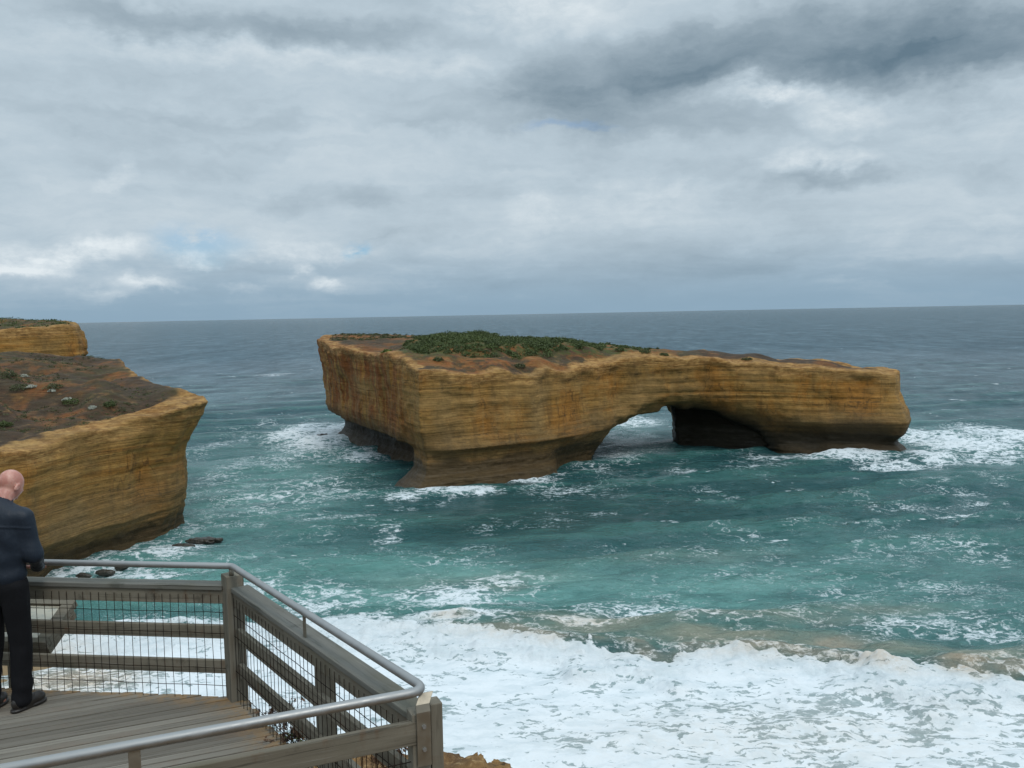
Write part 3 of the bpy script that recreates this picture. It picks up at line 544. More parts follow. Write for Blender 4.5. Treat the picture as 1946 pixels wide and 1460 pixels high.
def main_cliff():
    # the mainland cliff under the platform, a curtain from the ground's lip down to the beach
    px = np.array([-150, -110, -92, -80, -60, -40, -24, -14, -6, 0, 6, 14, 26, 44, 70, 110.]); py = np.array([112, 96, 82, 66, 44, 26, 12, 4.5, 3.0, 3.2, 2.6, 2.0, -2, -8, -16, -24.])
    u = np.linspace(0, len(px) - 1, 300); cx = np.interp(u, range(len(px)), px); cy = np.interp(u, range(len(px)), py)
    zs = np.linspace(-1, 33.6, 60); U, Zg = np.meshgrid(u, zs, indexing='ij'); X = cx[:, None] + 0 * Zg; Y = cy[:, None] + (33.6 - Zg) * 0.16 + 1.2 * fbm(X / 8, Zg / 6, 0 * X, 4) + 0 * Zg
    back = np.stack([X[:, -1], Y[:, -1] - 60, np.full(300, 33.6)], -1)
    V = np.stack([X, Y, Zg + 0 * X], -1); V = np.concatenate([V, back[:, None, :]], 1); n = 61
    r, c = np.meshgrid(np.arange(299), np.arange(60), indexing='ij'); i0 = (r * n + c).ravel(); V = V.reshape(-1, 3)
    tag(mesh_np('mainland_cliff', V, np.stack([i0, i0 + n, i0 + n + 1, i0 + 1], 1), MHL, True, {'topd': 33.6 - V[:, 2], 'soil': (V[:, 2] > 33.5) * 1.0}), kind='structure')
main_cliff()
# ------------------------------------------------------------------ small-part builders
class MB:
    def __init__(s): s.v = []; s.f = []
    def quadbox(s, c8):
        b = len(s.v); s.v += [tuple(q) for q in c8]
        s.f += [tuple(b + i for i in q) for q in ((0, 3, 2, 1), (4, 5, 6, 7), (0, 1, 5, 4), (1, 2, 6, 5), (2, 3, 7, 6), (3, 0, 4, 7))]
    def box(s, x0, x1, y0, y1, z0, z1):
        s.quadbox([(x0, y0, z0), (x1, y0, z0), (x1, y1, z0), (x0, y1, z0), (x0, y0, z1), (x1, y0, z1), (x1, y1, z1), (x0, y1, z1)])
    def tube(s, pts, r, n=10, cap=True):
        pts = [Vector(p) for p in pts]; b = len(s.v); rr = r if isinstance(r, (list, tuple)) else [r] * len(pts); prev = None
        for i, p in enumerate(pts):
            a = (pts[min(i + 1, len(pts) - 1)] - pts[max(i - 1, 0)]).normalized()
            if prev is None: u = a.orthogonal().normalized()
            else: u = (prev - a * prev.dot(a)).normalized()
            prev = u; w = a.cross(u)
            for k in range(n):
                q = 2 * math.pi * k / n; s.v.append(tuple(p + (u * math.cos(q) + w * math.sin(q)) * rr[i]))
        for i in range(len(pts) - 1):
            for k in range(n):
                s.f.append((b + i * n + k, b + i * n + (k + 1) % n, b + (i + 1) * n + (k + 1) % n, b + (i + 1) * n + k))
        if cap:
            s.f.append(tuple(b + k for k in range(n))[::-1]); s.f.append(tuple(b + (len(pts) - 1) * n + k for k in range(n)))
    def build(s, name, m, parent=None, smooth=False, bevel=0.0, mw=None):
        me = bpy.data.meshes.new(name); me.from_pydata(s.v, [], s.f); me.update()
        o = bpy.data.objects.new(name, me); COL.objects.link(o)
        if m: me.materials.append(m)
        if smooth: me.polygons.foreach_set('use_smooth', [True] * len(me.polygons))
        if bevel:
            bv = o.modifiers.new('bevel', 'BEVEL'); bv.width = bevel; bv.segments = 2; bv.limit_method = 'ANGLE'
        if mw is not None: o.matrix_world = mw
        if parent is not None:
            o.parent = parent
            o.matrix_basis = Matrix.Translation(-parent.location) @ (mw if mw is not None else Matrix.Identity(4)) if parent.type == 'EMPTY' and parent.parent is None else (mw or Matrix.Identity(4))
        return o
def wood(name, a, b, dark, grain=1.0, stain=0.0):
    m, t, o = mat(name); p = t.node('ShaderNodeTexCoord', 3)
    rn = t.node('ShaderNodeObjectInfo', 5)
    off = t.n.new('ShaderNodeCombineXYZ'); t.put(off.inputs[0], t.m('MULTIPLY', rn, 37.0)); q = t.vm('ADD', p, off.outputs[0])
    g = t.noise(t.sc(q, 1.6, 42, 42), 1.0, 6, 0.65, 0.3); g2 = t.noise(t.sc(q, 0.9, 9, 9), 1.0, 4, 0.6); bl = t.noise(q, 5.0, 5, 0.65); big = t.noise(q, 1.7, 3, 0.6)
    col = t.mix(t.mr(g2, 0.3, 0.7), a, b); col = t.mix(t.mr(g, 0.46, 0.30, 0, 0.85), col, dark); col = t.mix(t.mr(g, 0.58, 0.72, 0, 0.35), col, (0.30, 0.285, 0.25))
    col = t.mix(t.mr(bl, 0.56, 0.72, 0, 0.6), col, dark); col = t.mix(t.mr(big, 0.5, 0.66, 0, 0.4), col, (0.10, 0.095, 0.06))
    if stain: col = t.mix(t.mr(t.noise(t.sc(q, 1, 1, 0.4), 11, 4, 0.6), 0.58, 0.74, 0, stain * 0.6), col, (0.115, 0.060, 0.030))
    crack = t.noise(t.sc(q, 0.7, 60, 60), 1.0, 3, 0.5)
    h = t.m('SUBTRACT', g, t.m('MULTIPLY', t.mr(crack, 0.66, 0.72), 1.2))
    col = t.mix(t.mr(crack, 0.67, 0.72, 0, 0.7), col, (0.02, 0.017, 0.012))
    t.l.new(t.bsdf(col, 0.86, t.bump(h, 0.7, 0.004), spec=0.25), o); return m
M_POST = wood('weathered_post_timber', (0.150, 0.132, 0.100), (0.205, 0.185, 0.145), (0.055, 0.047, 0.035), stain=0.3)
M_RAIL = wood('weathered_rail_timber', (0.125, 0.108, 0.080), (0.190, 0.168, 0.128), (0.045, 0.038, 0.028), stain=0.7)
M_CAP = wood('lichened_cap_timber', (0.115, 0.112, 0.095), (0.165, 0.160, 0.140), (0.05, 0.052, 0.04))
def metal(name, c1, c2, rough, rust=0.0):
    m, t, o = mat(name); p = t.node('ShaderNodeTexCoord', 3)
    n = t.noise(p, 14, 6, 0.6); n2 = t.noise(p, 60, 3, 0.6)
    col = t.mix(n, c1, c2)
    if rust: col = t.mix(t.mr(n, 0.62 - rust * 0.2, 0.75 - rust * 0.2), col, (0.09, 0.040, 0.018))
    t.l.new(t.bsdf(col, t.mr(n, 0.3, 0.7, rough - 0.08, rough + 0.1), t.bump(n2, 0.15, 0.001), metal=0.85 if not rust > 0.5 else 0.2), o); return m
M_STEEL = metal('galvanised_steel', (0.27, 0.27, 0.265), (0.42, 0.42, 0.41), 0.52)
M_PLATE = metal('stained_steel_plate', (0.22, 0.195, 0.155), (0.34, 0.31, 0.25), 0.5, 0.12)
M_WIRE = metal('rusted_wire', (0.018, 0.014, 0.012), (0.040, 0.025, 0.018), 0.7, 0.45)
# ------------------------------------------------------------------ deck
P1, P2 = Vector((-2.12, 6.56)), Vector((-0.45, 4.25))
ND = Vector((-1, -0.415)).normalized(); LD = Vector((-1.5, 0.20)).normalized()
P3, P4 = P2 + ND * 4.3, P1 + LD * 3.6
deck = tag(empty('viewing_platform', (-2.6, 5.0, DZ)), 'grey weathered timber lookout deck at the lower left, under the railing', 'viewing platform')
def deck_boards():
    m, t, o = mat('weathered_decking'); p = t.node('ShaderNodeTexCoord', 3)
    rnd = t.attr('tone'); w = t.sc(p, 1, 1, 1)
    off = t.n.new('ShaderNodeCombineXYZ'); t.put(off.inputs[0], t.m('MULTIPLY', rnd, 60.0)); q = t.vm('ADD', w, off.outputs[0])
    g = t.noise(t.sc(q, 1.2, 55, 20), 1.0, 6, 0.65, 0.2); b = t.noise(q, 3.0, 5, 0.6); fn = t.noise(p, 22, 5, 0.7)
    col = t.mix(rnd, (0.115, 0.102, 0.083), (0.225, 0.205, 0.170)); col = t.mix(t.mr(g, 0.48, 0.30, 0, 0.75), col, (0.055, 0.046, 0.035)); col = t.mix(t.mr(g, 0.58, 0.74, 0, 0.4), col, (0.31, 0.295, 0.26))
    col = t.mix(t.mr(b, 0.52, 0.70, 0, 0.35), col, (0.17, 0.12, 0.085)); col = t.mix(t.mr(fn, 0.60, 0.72, 0, 0.35), col, (0.07, 0.06, 0.045))
    ed = t.m('MULTIPLY', t.attr('edge'), t.mr(t.noise(p, 9, 5, 0.7), 0.36, 0.58)); col = t.mix(t.m('MULTIPLY', ed, 0.85), col, t.mix(fn, (0.20, 0.10, 0.032), (0.33, 0.21, 0.09)))
    t.l.new(t.bsdf(col, 0.85, t.bump(t.m('ADD', g, fn), 0.6, 0.004), spec=0.25), o)
    d = -ND; nrm = Vector((-d.y, d.x)); poly = [P1, P4, P3, P2]
    lo = min(q.dot(nrm) for q in poly); hi = max(q.dot(nrm) for q in poly); V = []; F = []; tone = []; edge = []
    def edist(x, y):
        w = d * x + nrm * y; best = 9
        for a, b2 in ((P4, P1), (P1, P2)):
            e = b2 - a; h = max(0, min(1, (w - a).dot(e) / e.dot(e))); best = min(best, (w - a - e * h).length)
        return best
    s = lo + 0.003; k = 0
    while s < hi:
        w = 0.071 + 0.0; xs = []
        for yy in (s, s + w):
            xx = []
            for i in range(4):
                a, b2 = poly[i - 1], poly[i]; ta, tb = a.dot(nrm) - yy, b2.dot(nrm) - yy
                if (ta < 0) != (tb < 0): xx.append((a + (b2 - a) * (ta / (ta - tb))).dot(d))
            xs.append((min(xx), max(xx)) if len(xx) == 2 else None)
        xs = [q if q else (xs[1 - i] or None) for i, q in enumerate(xs)]
        if xs[0] and xs[1]:
            # a board is split in short lengths so the edge dirt can vary along it
            x0, x1 = xs[0][0], xs[0][1]; n = 26; tn = random.random(); ext = random.uniform(0.01, 0.05)
            base = len(V); zz = random.uniform(-0.003, 0.003)
            for i in range(n + 1):
                u = i / n; xa = xs[0][0] - 0.02 + (xs[0][1] + ext - xs[0][0] + 0.02) * u; xb = xs[1][0] - 0.02 + (xs[1][1] + ext - xs[1][0] + 0.02) * u
                for (x, y, z) in ((xa, s + 0.002, zz - 0.035), (xa, s, zz - 0.003), (xa, s + 0.003, zz), (xb, s + w - 0.003, zz), (xb, s + w, zz - 0.003), (xb, s + w - 0.002, zz - 0.035)):
                    V.append((x, y, z)); tone.append(tn); e = edist(x, y); edge.append(max(0, 1 - e / (0.17 + 0.1 * math.sin(x * 3)))) 
            for i in range(n):
                for j in range(5): a = base + i * 6 + j; F.append((a, a + 6, a + 7, a + 1))
            F.append((base + 1, base + 0, base + 5, base + 4)); F.append((base + 2, base + 1, base + 4, base + 3))
            e = base + n * 6; F.append((e, e + 1, e + 4, e + 5)); F.append((e + 1, e + 2, e + 3, e + 4))
        s += w + 0.0105; k += 1
    o2 = mesh_np('decking', V, F, m, False, {'tone': tone, 'edge': edge})
    o2.parent = deck; o2.matrix_basis = Matrix.Translation(-deck.location) @ Matrix.Translation((0, 0, DZ)) @ Matrix.Rotation(math.atan2(d.y, d.x), 4, 'Z')
deck_boards()
def beam(name, a, b, w, h, z0, m, parent, lat=0.0, bevel=0.004, ext0=0, ext1=0):
    """timber along a->b (2D), width w across, from z0 up by h; lat = sideways offset of its centre"""
    a, b = Vector(a), Vector(b); L = (b - a).length; g = MB(); g.box(-ext0, L + ext1, lat - w / 2, lat + w / 2, 0, h)
    mw = Matrix.Translation((a.x, a.y, DZ + z0)) @ Matrix.Rotation(math.atan2((b - a).y, (b - a).x), 4, 'Z')
    return g.build(name, m, parent, bevel=bevel, mw=mw)
def post(name, x, y, w, dp, z0, z1, ang, m, parent, bevel=0.006):
    g = MB(); g.box(z0, z1, -w / 2, w / 2, -dp / 2, dp / 2)                    # grain runs along local x = up
    mw = Matrix.Translation((x, y, DZ)) @ Matrix.Rotation(ang, 4, 'Z') @ Matrix.Rotation(-math.pi / 2, 4, 'Y')
    return g.build(name, m, parent, bevel=bevel, mw=mw)
for i in range(7):
    q = P2.lerp(P3, i / 6.0); r = P1.lerp(P4, i / 6.0)
    beam('joist', q, r, 0.07, 0.18, -0.232, M_POST, deck)
for q in (P1 + Vector((-0.1, -0.25)), P2 + Vector((-0.25, 0.1)), P3 + Vector((0.3, 0.3)), P4 + Vector((0.3, -0.3)), (P1 + P2) / 2 + Vector((-.15, -.1))):
    post('pile', q.x, q.y, 0.14, 0.14, -2.6 if q.x < -2 else -1.3, -0.235, 0.3, M_POST, deck)
# ------------------------------------------------------------------ railing
rail = tag(empty('railing', (P1.x, P1.y, DZ)), 'timber post and rail fence with wire mesh and a steel tube handrail round the deck', 'railing')
SD = (P2 - P1).normalized(); ang = math.atan2(SD.y, SD.x)
post('corner_post', P1.x, P1.y, 0.13, 0.13, -0.3, 0.955, ang, M_POST, rail)
def span(A, B, side, cap=True, wires=True, a0=0.0, b0=0.0, mesh_top=0.80, seedn=0):
    """A->B along the deck edge, side = +1/-1: which lateral side is outward"""
    A, B = Vector(A), Vector(B); d = (B - A).normalized(); L = (B - A).length
    if cap:
        beam('cap_rail', A, B, 0.135, 0.036, 0.835, M_CAP, rail, lat=side * 0.03, bevel=0.006, ext0=-a0, ext1=-b0)
        beam('fascia_board', A, B, 0.042, 0.105, 0.729, M_RAIL, rail, lat=side * 0.0, ext0=-a0, ext1=-b0)
    else:
        beam('fascia_board', A, B, 0.042, 0.115, 0.765, M_RAIL, rail, lat=side * 0.0, ext0=-a0, ext1=-b0)
    for z in (0.455, 0.185):
        beam('middle_rail', A, B, 0.038, 0.10, z, M_RAIL, rail, lat=side * 0.012, ext0=-a0, ext1=-b0)
    g = MB(); s = 0.03 + a0; rr = random.Random(seedn)
    lat = -side * 0.030; n = Vector((-d.y, d.x))
    def P(s_, z, o=0.0): q = A + d * s_ + n * (lat + o); return (q.x, q.y, DZ + z)
    while s < L - b0 - 0.01:
        j = [rr.uniform(-1, 1) * 0.003 for _ in range(5)]; zb = 0.012 + rr.uniform(-0.012, 0.01)
        if rr.random() < 0.10: j[rr.choice((1, 2, 3))] += rr.choice((-1, 1)) * 0.011
        g.tube([P(s + j[i], zb + (mesh_top - zb) * i / 4, rr.uniform(-.002, .002)) for i in range(5)], 0.0023, 5)
        s += 0.0645
    for z in (0.665, 0.505, 0.235, 0.10):
        k = max(3, int(L / 0.13)); g.tube([P(a0 + (L - a0 - b0) * i / k, z + rr.uniform(-.003, .003), side * 0.005) for i in range(k + 1)], 0.0025, 5)
    g.build('wire_mesh', M_WIRE, rail)
span(P1, P4, -1, a0=0.07, seedn=1)
span(P1, P2, 1, a0=0.07, b0=0.02, seedn=2)
span(P2, P3, 1, cap=False, a0=0.03, seedn=3)
MPt = P1.lerp(P2, 0.52); nS = Vector((-SD.y, SD.x))
q = MPt + nS * 0.068; post('middle_post', q.x, q.y, 0.095, 0.11, -0.5, 0.834, ang, M_POST, rail)
q = P1 + LD * 2.45 + Vector((0.02, 0.075)); post('middle_post', q.x, q.y, 0.10, 0.10, -0.5, 0.834, math.atan2(LD.y, LD.x), M_POST, rail)
q = P2 + ND * 1.62 - Vector((-ND.y, ND.x)) * -0.06; post('middle_post', q.x, q.y, 0.09, 0.09, -0.5, 0.88, ang, M_POST, rail)
# near corner: two timbers with the steel plate on the face between them
na_ = math.atan2(ND.y, ND.x)
c0 = P2 + Vector((-0.015, 0.02))
post('near_corner_post', c0.x - 0.030, c0.y, 0.10, 0.09, -0.6, 0.915, na_, M_POST, rail)
post('near_corner_post', c0.x + 0.046, c0.y + 0.040, 0.09, 0.062, -0.6, 0.945, na_, M_POST, rail)
# handrail tube with bends at the corners
def fillet(pts, r=0.09, n=7):
    out = [Vector(pts[0])]
    for i in range(1, len(pts) - 1):
        p, a, b = Vector(pts[i]), Vector(pts[i - 1]), Vector(pts[i + 1]); u = (a - p).normalized(); v = (b - p).normalized()
        h = math.acos(max(-1, min(1, u.dot(v)))) / 2; tl = r / math.tan(h); s0, s1 = p + u * tl, p + v * tl
        for k in range(n + 1):
            w = k / n; out.append(s0 * (1 - w) ** 2 + p * 2 * w * (1 - w) + s1 * w * w)
    out.append(Vector(pts[-1])); return out
HA = Vector((-2.10, 6.50, DZ + 1.03)); HB = Vector((-0.44, 4.23, DZ + 1.03)); HL_ = HA + Vector((-1.5, 0.205, 0)).normalized() * 3.6; HN = HB + Vector((ND.x, ND.y, 0)) * 4.4
g = MB(); g.tube(fillet([HL_, HA, HB, HN], 0.085), 0.0235, 20)
hr = g.build('handrail', M_STEEL, rail, smooth=True)
def flat(pts, w, th, wd, m, nm='handrail_bracket', par=None):
    """bent flat bar through pts, width along wd"""
    pts = [Vector(p) for p in pts]; wd = Vector(wd).normalized() * w / 2; g = MB(); b = 0
    for i, p in enumerate(pts):
        a = (pts[min(i + 1, len(pts) - 1)] - pts[max(i - 1, 0)]).normalized(); nn = a.cross(wd).normalized() * th / 2
        g.v += [tuple(p - wd - nn), tuple(p + wd - nn), tuple(p + wd + nn), tuple(p - wd + nn)]
        if i:
            for k in range(4): g.f.append((b + k, b + (k + 1) % 4, b + 4 + (k + 1) % 4, b + 4 + k))
            b += 4
    g.f.append((3, 2, 1, 0)); g.f.append((b, b + 1, b + 2, b + 3))
    return g.build(nm, m, par or rail, bevel=0.0015)
nd3 = Vector((ND.x, ND.y, 0)); inn = Vector((-ND.y, ND.x, 0)); 
# face of the near post towards the camera
fo = Vector((c0.x - 0.022, c0.y, 0)) + inn * (0.066 if inn.y < 0 else -0.066)
def fp(z, o=0.0): return Vector((fo.x, fo.y, DZ + z)) + inn * (o if inn.y < 0 else -o)
br = flat([HB + Vector((-0.01, 0.03, -0.022)), fp(0.965, -0.01), fp(0.93, 0.0), fp(0.90, 0.0), fp(0.66, 0.0)], 0.07, 0.008, nd3, M_PLATE)
for z in (0.86, 0.745):
    p = fp(z, 0.004); g = MB(); g.tube([p, p + inn * (0.010 if inn.y < 0 else -0.010)], 0.0105, 6); g.build('bolt', M_STEEL, rail)
# bracket on the left part of the near handrail, on the middle of the long side and at the far corner
pb = HB + nd3 * 1.32; flat([pb + Vector((0, 0, -0.02)), pb + Vector((0, 0, -0.10)), pb + Vector((0, 0, -0.32))], 0.05, 0.008, nd3, M_PLATE)
pm = HA.lerp(HB, 0.47); flat([pm + Vector((0, 0, -0.02)), pm + Vector((0, 0, -0.16))], 0.038, 0.008, Vector((SD.x, SD.y, 0)), M_PLATE)
pf = HA + Vector((-0.01, 0.015, 0)); g = MB(); g.tube([pf + Vector((0, 0, -0.02)), pf + Vector((0, 0, -0.078))], 0.018, 12); g.build('handrail_bracket', M_PLATE, rail, smooth=True)
pl_ = HA + (HL_ - HA).normalized() * 2.4; flat([pl_ + Vector((0, 0, -0.02)), pl_ + Vector((0, 0, -0.16))], 0.038, 0.008, (1, 0, 0), M_PLATE)
# ------------------------------------------------------------------ information panel beyond the rail
def sign():
    L0 = P1 + LD * 2.15; root = tag(empty('information_panel', (L0.x, L0.y + 0.2, DZ - 0.5), 0), 'tilted timber framed visitor panel with a cream face, outside the rail behind the standing man', 'information panel')
    yaw = math.atan2(-LD.y, -LD.x); tilt = R(27)
    base = Matrix.Translation((-3.69, 6.84, DZ + 0.33)) @ Matrix.Rotation(yaw, 4, 'Z') @ Matrix.Rotation(tilt, 4, 'X')
    W_, D_ = 0.95, 0.46
    g = MB()
    g.box(-W_, 0, -0.0, 0.05, -0.03, 0.03); g.box(-W_, 0, D_ - 0.05, D_, -0.03, 0.03); g.box(-0.10, 0, 0.052, D_ - 0.052, -0.03, 0.028); g.box(-W_, -W_ + 0.06, 0.052, D_ - 0.052, -0.03, 0.028)
    g.build('frame', M_POST, root, bevel=0.003, mw=base)
    m, t, o = mat('faded_print'); p = t.node('ShaderNodeTexCoord', 3)
    n = t.noise(t.sc(p, 9, 22, 1), 1.0, 5, 0.6); col = t.mix(t.mr(n, 0.50, 0.60, 0, 0.5), (0.44, 0.41, 0.32), (0.28, 0.30, 0.26))
    t.l.new(t.bsdf(col, 0.35, None), o)
    g = MB(); g.box(-W_ + 0.062, -0.102, 0.053, D_ - 0.053, -0.01, 0.006); pf_ = g.build('panel_face', m, root, mw=base)
    for x in (-0.42, -0.80):
        p0 = base @ Vector((x, 0.2, -0.032)); post('leg', p0.x, p0.y, 0.09, 0.09, -1.6, p0.z - DZ - 0.03, yaw, M_POST, root)
    g = MB(); g.box(-W_, 0, 0.0, 0.40, -0.10, -0.034)
    g.build('backing_board', M_RAIL, root, bevel=0.003, mw=base)
sign()
# ------------------------------------------------------------------ the man at the rail
def cap_sd(P, a, b, ra, rb, sq=(1, 1, 1)):
    a = np.array(a, float); b = np.array(b, float); ab = b - a; h = np.clip(((P - a) @ ab) / (ab @ ab), 0, 1)
    return (np.linalg.norm((P - a - h[:, None] * ab) / np.array(sq), axis=1) - (ra + (rb - ra) * h)) * min(sq)
def ell(P, c, r):
    q = (P - np.array(c, float)) / np.array(r, float); k = np.linalg.norm(q, axis=1); return (k - 1) * min(r)
def sdf_mesh(name, fn, lo, hi, st, m, parent):
    ax = [np.arange(lo[i], hi[i] + st, st) for i in range(3)]; G = np.stack(np.meshgrid(*ax, indexing='ij'), -1); sh = G.shape[:3]
    f = fn(G.reshape(-1, 3)).reshape(sh); V, F = surface_nets(f, lo, (st, st, st)); o = mesh_np(name, V, F, m, True)
    o.parent = parent; return o
def su(*ds, k=0.03):
    r = ds[0]
    for d in ds[1:]:
        h = np.clip(0.5 + 0.5 * (d - r) / k, 0, 1); r = d + (r - d) * h - k * h * (1 - h)
    return r
def man():
    root = tag(empty('person', (-3.775, 6.44, DZ), R(-9)), 'bald man in navy jacket and black trousers standing at the rail, head bowed', 'person')
    # local frame: x right, y forward, z up
    HIPR, KNR, ANR = (0.095, 0.0, 0.93), (0.105, 0.03, 0.50), (0.105, 0.0, 0.09); HIPL, KNL, ANL = (-0.095, -0.01, 0.93), (-0.11, 0.0, 0.50), (-0.12, -0.05, 0.09)
    SHR, ELR, WRR = (0.195, 0.02, 1.44), (0.245, 0.04, 1.165), (0.135, 0.215, 1.03); SHL, ELL, WRL = (-0.195, 0.02, 1.44), (-0.245, 0.04, 1.165), (-0.10, 0.22, 1.02)
    NK, HD = (0.0, 0.05, 1.50), (0.008, 0.135, 1.650)
    mS, t, o = mat('skin'); p = t.node('ShaderNodeTexCoord', 3); n = t.noise(p, 18, 5, 0.6)
    t.l.new(t.bsdf(t.mix(t.mr(n, 0.4, 0.62), (0.44, 0.185, 0.140), (0.54, 0.275, 0.215)), 0.42, t.bump(t.noise(p, 120, 3, 0.6), 0.1, 0.001), Subsurface_Weight=0.08), o)
    def hand(P, wr, s):
        w = np.array(wr); d = [su(cap_sd(P, w, w + (-s * 0.03, 0.075, -0.02), 0.024, 0.026, (1, 1, 0.8)), k=0.02)]
        for i, (off, ln) in enumerate([(0.030, .062), (0.010, .070), (-0.010, .066), (-0.029, .052)]):
            r0 = w + np.array([-s * 0.035 - off * 0.9, 0.088 + (0.006 if i in (1, 2) else 0), -0.022]); r1 = r0 + np.array([-s * 0.012, ln * 0.5, -0.012]); r2 = r1 + np.array([-s * 0.01, ln * 0.22, -ln * 0.38])
            d.append(np.minimum(cap_sd(P, r0, r1, 0.0092, 0.0085), cap_sd(P, r1, r2, 0.0085, 0.0072)))
        t0 = w + np.array([-s * 0.042, 0.035, -0.018]); t1 = t0 + np.array([-s * 0.03, 0.035, -0.006]); t2 = t1 + np.array([-s * 0.006, 0.026, -0.006])
        d.append(np.minimum(cap_sd(P, t0, t1, 0.013, 0.0105), cap_sd(P, t1, t2, 0.0105, 0.0085)))
        return su(*d, k=0.008)
    hc = np.array(HD)
    def head(P):
        # head bowed: work in a frame pitched forward and turned slightly to the right
        a = R(52); c, s = math.cos(a), math.sin(a); b = R(-12); cb, sb = math.cos(b), math.sin(b)
        Q = P - hc; x = Q[:, 0] * cb + Q[:, 1] * sb; y0 = -Q[:, 0] * sb + Q[:, 1] * cb; y = y0 * c - Q[:, 2] * s; z = y0 * s + Q[:, 2] * c
        Q = np.stack([x, y, z], 1)
        sk = ell(Q, (0, -0.012, 0.028), (0.078, 0.096, 0.088)); jaw = ell(Q, (0, 0.032, -0.052), (0.056, 0.062, 0.062)); cheek = ell(Q, (0, 0.045, -0.01), (0.062, 0.050, 0.055))
        d = su(sk, jaw, cheek, k=0.03)
        nose = cap_sd(Q, (0, 0.090, 0.008), (0, 0.112, -0.026), 0.008, 0.0125); d = su(d, nose, k=0.012)
        for sx in (-1, 1):
            ear = ell(Q, (sx * 0.083, 0.002, -0.008), (0.010, 0.020, 0.034)); ear = np.maximum(ear, -ell(Q, (sx * 0.094, 0.006, -0.004), (0.007, 0.011, 0.021))); d = su(d, ear, k=0.006)
            d = np.maximum(d, -ell(Q, (sx * 0.030, 0.097, 0.010), (0.017, 0.012, 0.011))); d = su(d, ell(Q, (sx * 0.030, 0.083, 0.009), (0.0125, 0.0125, 0.0125)), k=0.003)
            d = su(d, cap_sd(Q, (sx * 0.014, 0.091, 0.026), (sx * 0.048, 0.080, 0.027), 0.007, 0.006), k=0.01)
        d = su(d, cap_sd(Q, (-0.02, 0.087, -0.050), (0.02, 0.087, -0.050), 0.0065, 0.0065), cap_sd(Q, (-0.017, 0.084, -0.062), (0.017, 0.084, -0.062), 0.0065, 0.0065), k=0.006)
        return d
    def body(P):
        tor = su(ell(P, (0, 0.0, 1.27), (0.150, 0.095, 0.24)), ell(P, (0, 0.0, 0.98), (0.145, 0.095, 0.13)), k=0.08)
        d = su(tor, cap_sd(P, (0, 0.015, 1.42), (0.005, 0.085, 1.585), 0.062, 0.056), k=0.05)
        for H, K, A in ((HIPR, KNR, ANR), (HIPL, KNL, ANL)):
            d = su(d, cap_sd(P, H, K, 0.078, 0.050), cap_sd(P, K, A, 0.050, 0.034), cap_sd(P, A, (A[0] + 0.01, A[1] + 0.11, 0.035), 0.035, 0.028), k=0.03)
        for S, E_, W_ in ((SHR, ELR, WRR), (SHL, ELL, WRL)):
            d = su(d, cap_sd(P, S, E_, 0.048, 0.038), cap_sd(P, E_, W_, 0.038, 0.025), k=0.03)
        d = su(d, head(P), k=0.02)
        d = su(d, hand(P, WRR, 1), k=0.008); d = su(d, hand(P, WRL, -1), k=0.008)
        return d
    sdf_mesh('body', body, (-0.32, -0.15, 0.0), (0.32, 0.36, 1.80), 0.007, mS, root)
    mJ, t, o = mat('navy_jacket_cloth'); p = t.node('ShaderNodeTexCoord', 3); n = t.noise(t.sc(p, 1, 1, 0.5), 9, 5, 0.6)
    t.l.new(t.bsdf(t.mix(n, (0.005, 0.009, 0.017), (0.012, 0.020, 0.033)), 0.55, t.bump(n, 0.6, 0.02), spec=0.35), o)
    def jacket(P):
        x, y, z = P.T
        wr = 0.006 * np.sin(z * 34 + 2.5 * np.sin(x * 11)) * np.exp(-((z - 1.05) / .16) ** 2) + 0.004 * fbm(x * 9, y * 9, z * 7, 3)
        d = su(ell(P, (0, 0.005, 1.30), (0.205, 0.128, 0.30)), cap_sd(P, (-0.13, 0.01, 1.45), (0.13, 0.01, 1.45), 0.072, 0.072, (1, 1, 0.85)), ell(P, (0, 0.0, 1.06), (0.185, 0.130, 0.20)), k=0.06)
        for S, E_, W_ in ((SHR, ELR, WRR), (SHL, ELL, WRL)):
            d = su(d, cap_sd(P, S, E_, 0.072, 0.063), k=0.03); d = su(d, cap_sd(P, E_, W_, 0.064, 0.047), k=0.02)
        d = np.maximum(d, 0.955 + 0.01 * np.sin(x * 9) - z)
        col = np.maximum(np.abs(cap_sd(P, (0, 0.018, 1.44), (0.002, 0.050, 1.54), 0.074, 0.070)) - 0.006, (z - 0.25 * y) - 1.535); d = su(d, col, k=0.01)
        d = np.maximum(d, -cap_sd(P, (0, 0.02, 1.47), (0.004, 0.075, 1.62), 0.064, 0.066))
        for W_, E_ in ((WRR, ELR), (WRL, ELL)):
            w = np.array(W_); e = w - np.array(E_); e = e / np.linalg.norm(e); pr = (P - w) @ e; near = np.linalg.norm(P - w, axis=1) < 0.09
            d = np.where(near, np.maximum(d, pr - 0.012), d)
        wr = wr - 0.004 * np.exp(-((z - 1.385 - 0.02 * np.cos(x * 9)) / 0.006) ** 2) * (y < 0) + 0.005 * np.sin(x * 26 + 5 * z + 1.5 * np.sin(z * 15)) * np.exp(-((z - 1.2) / .18) ** 2)
        return d + wr
    sdf_mesh('jacket', jacket, (-0.36, -0.20, 0.90), (0.36, 0.34, 1.66), 0.007, mJ, root)
    mT, t, o = mat('black_trouser_cloth'); p = t.node('ShaderNodeTexCoord', 3); n = t.noise(t.sc(p, 1, 1, 0.4), 11, 5, 0.6)
    t.l.new(t.bsdf(t.mix(n, (0.003, 0.003, 0.004), (0.008, 0.008, 0.010)), 0.8, t.bump(n, 0.6, 0.02), spec=0.2), o)
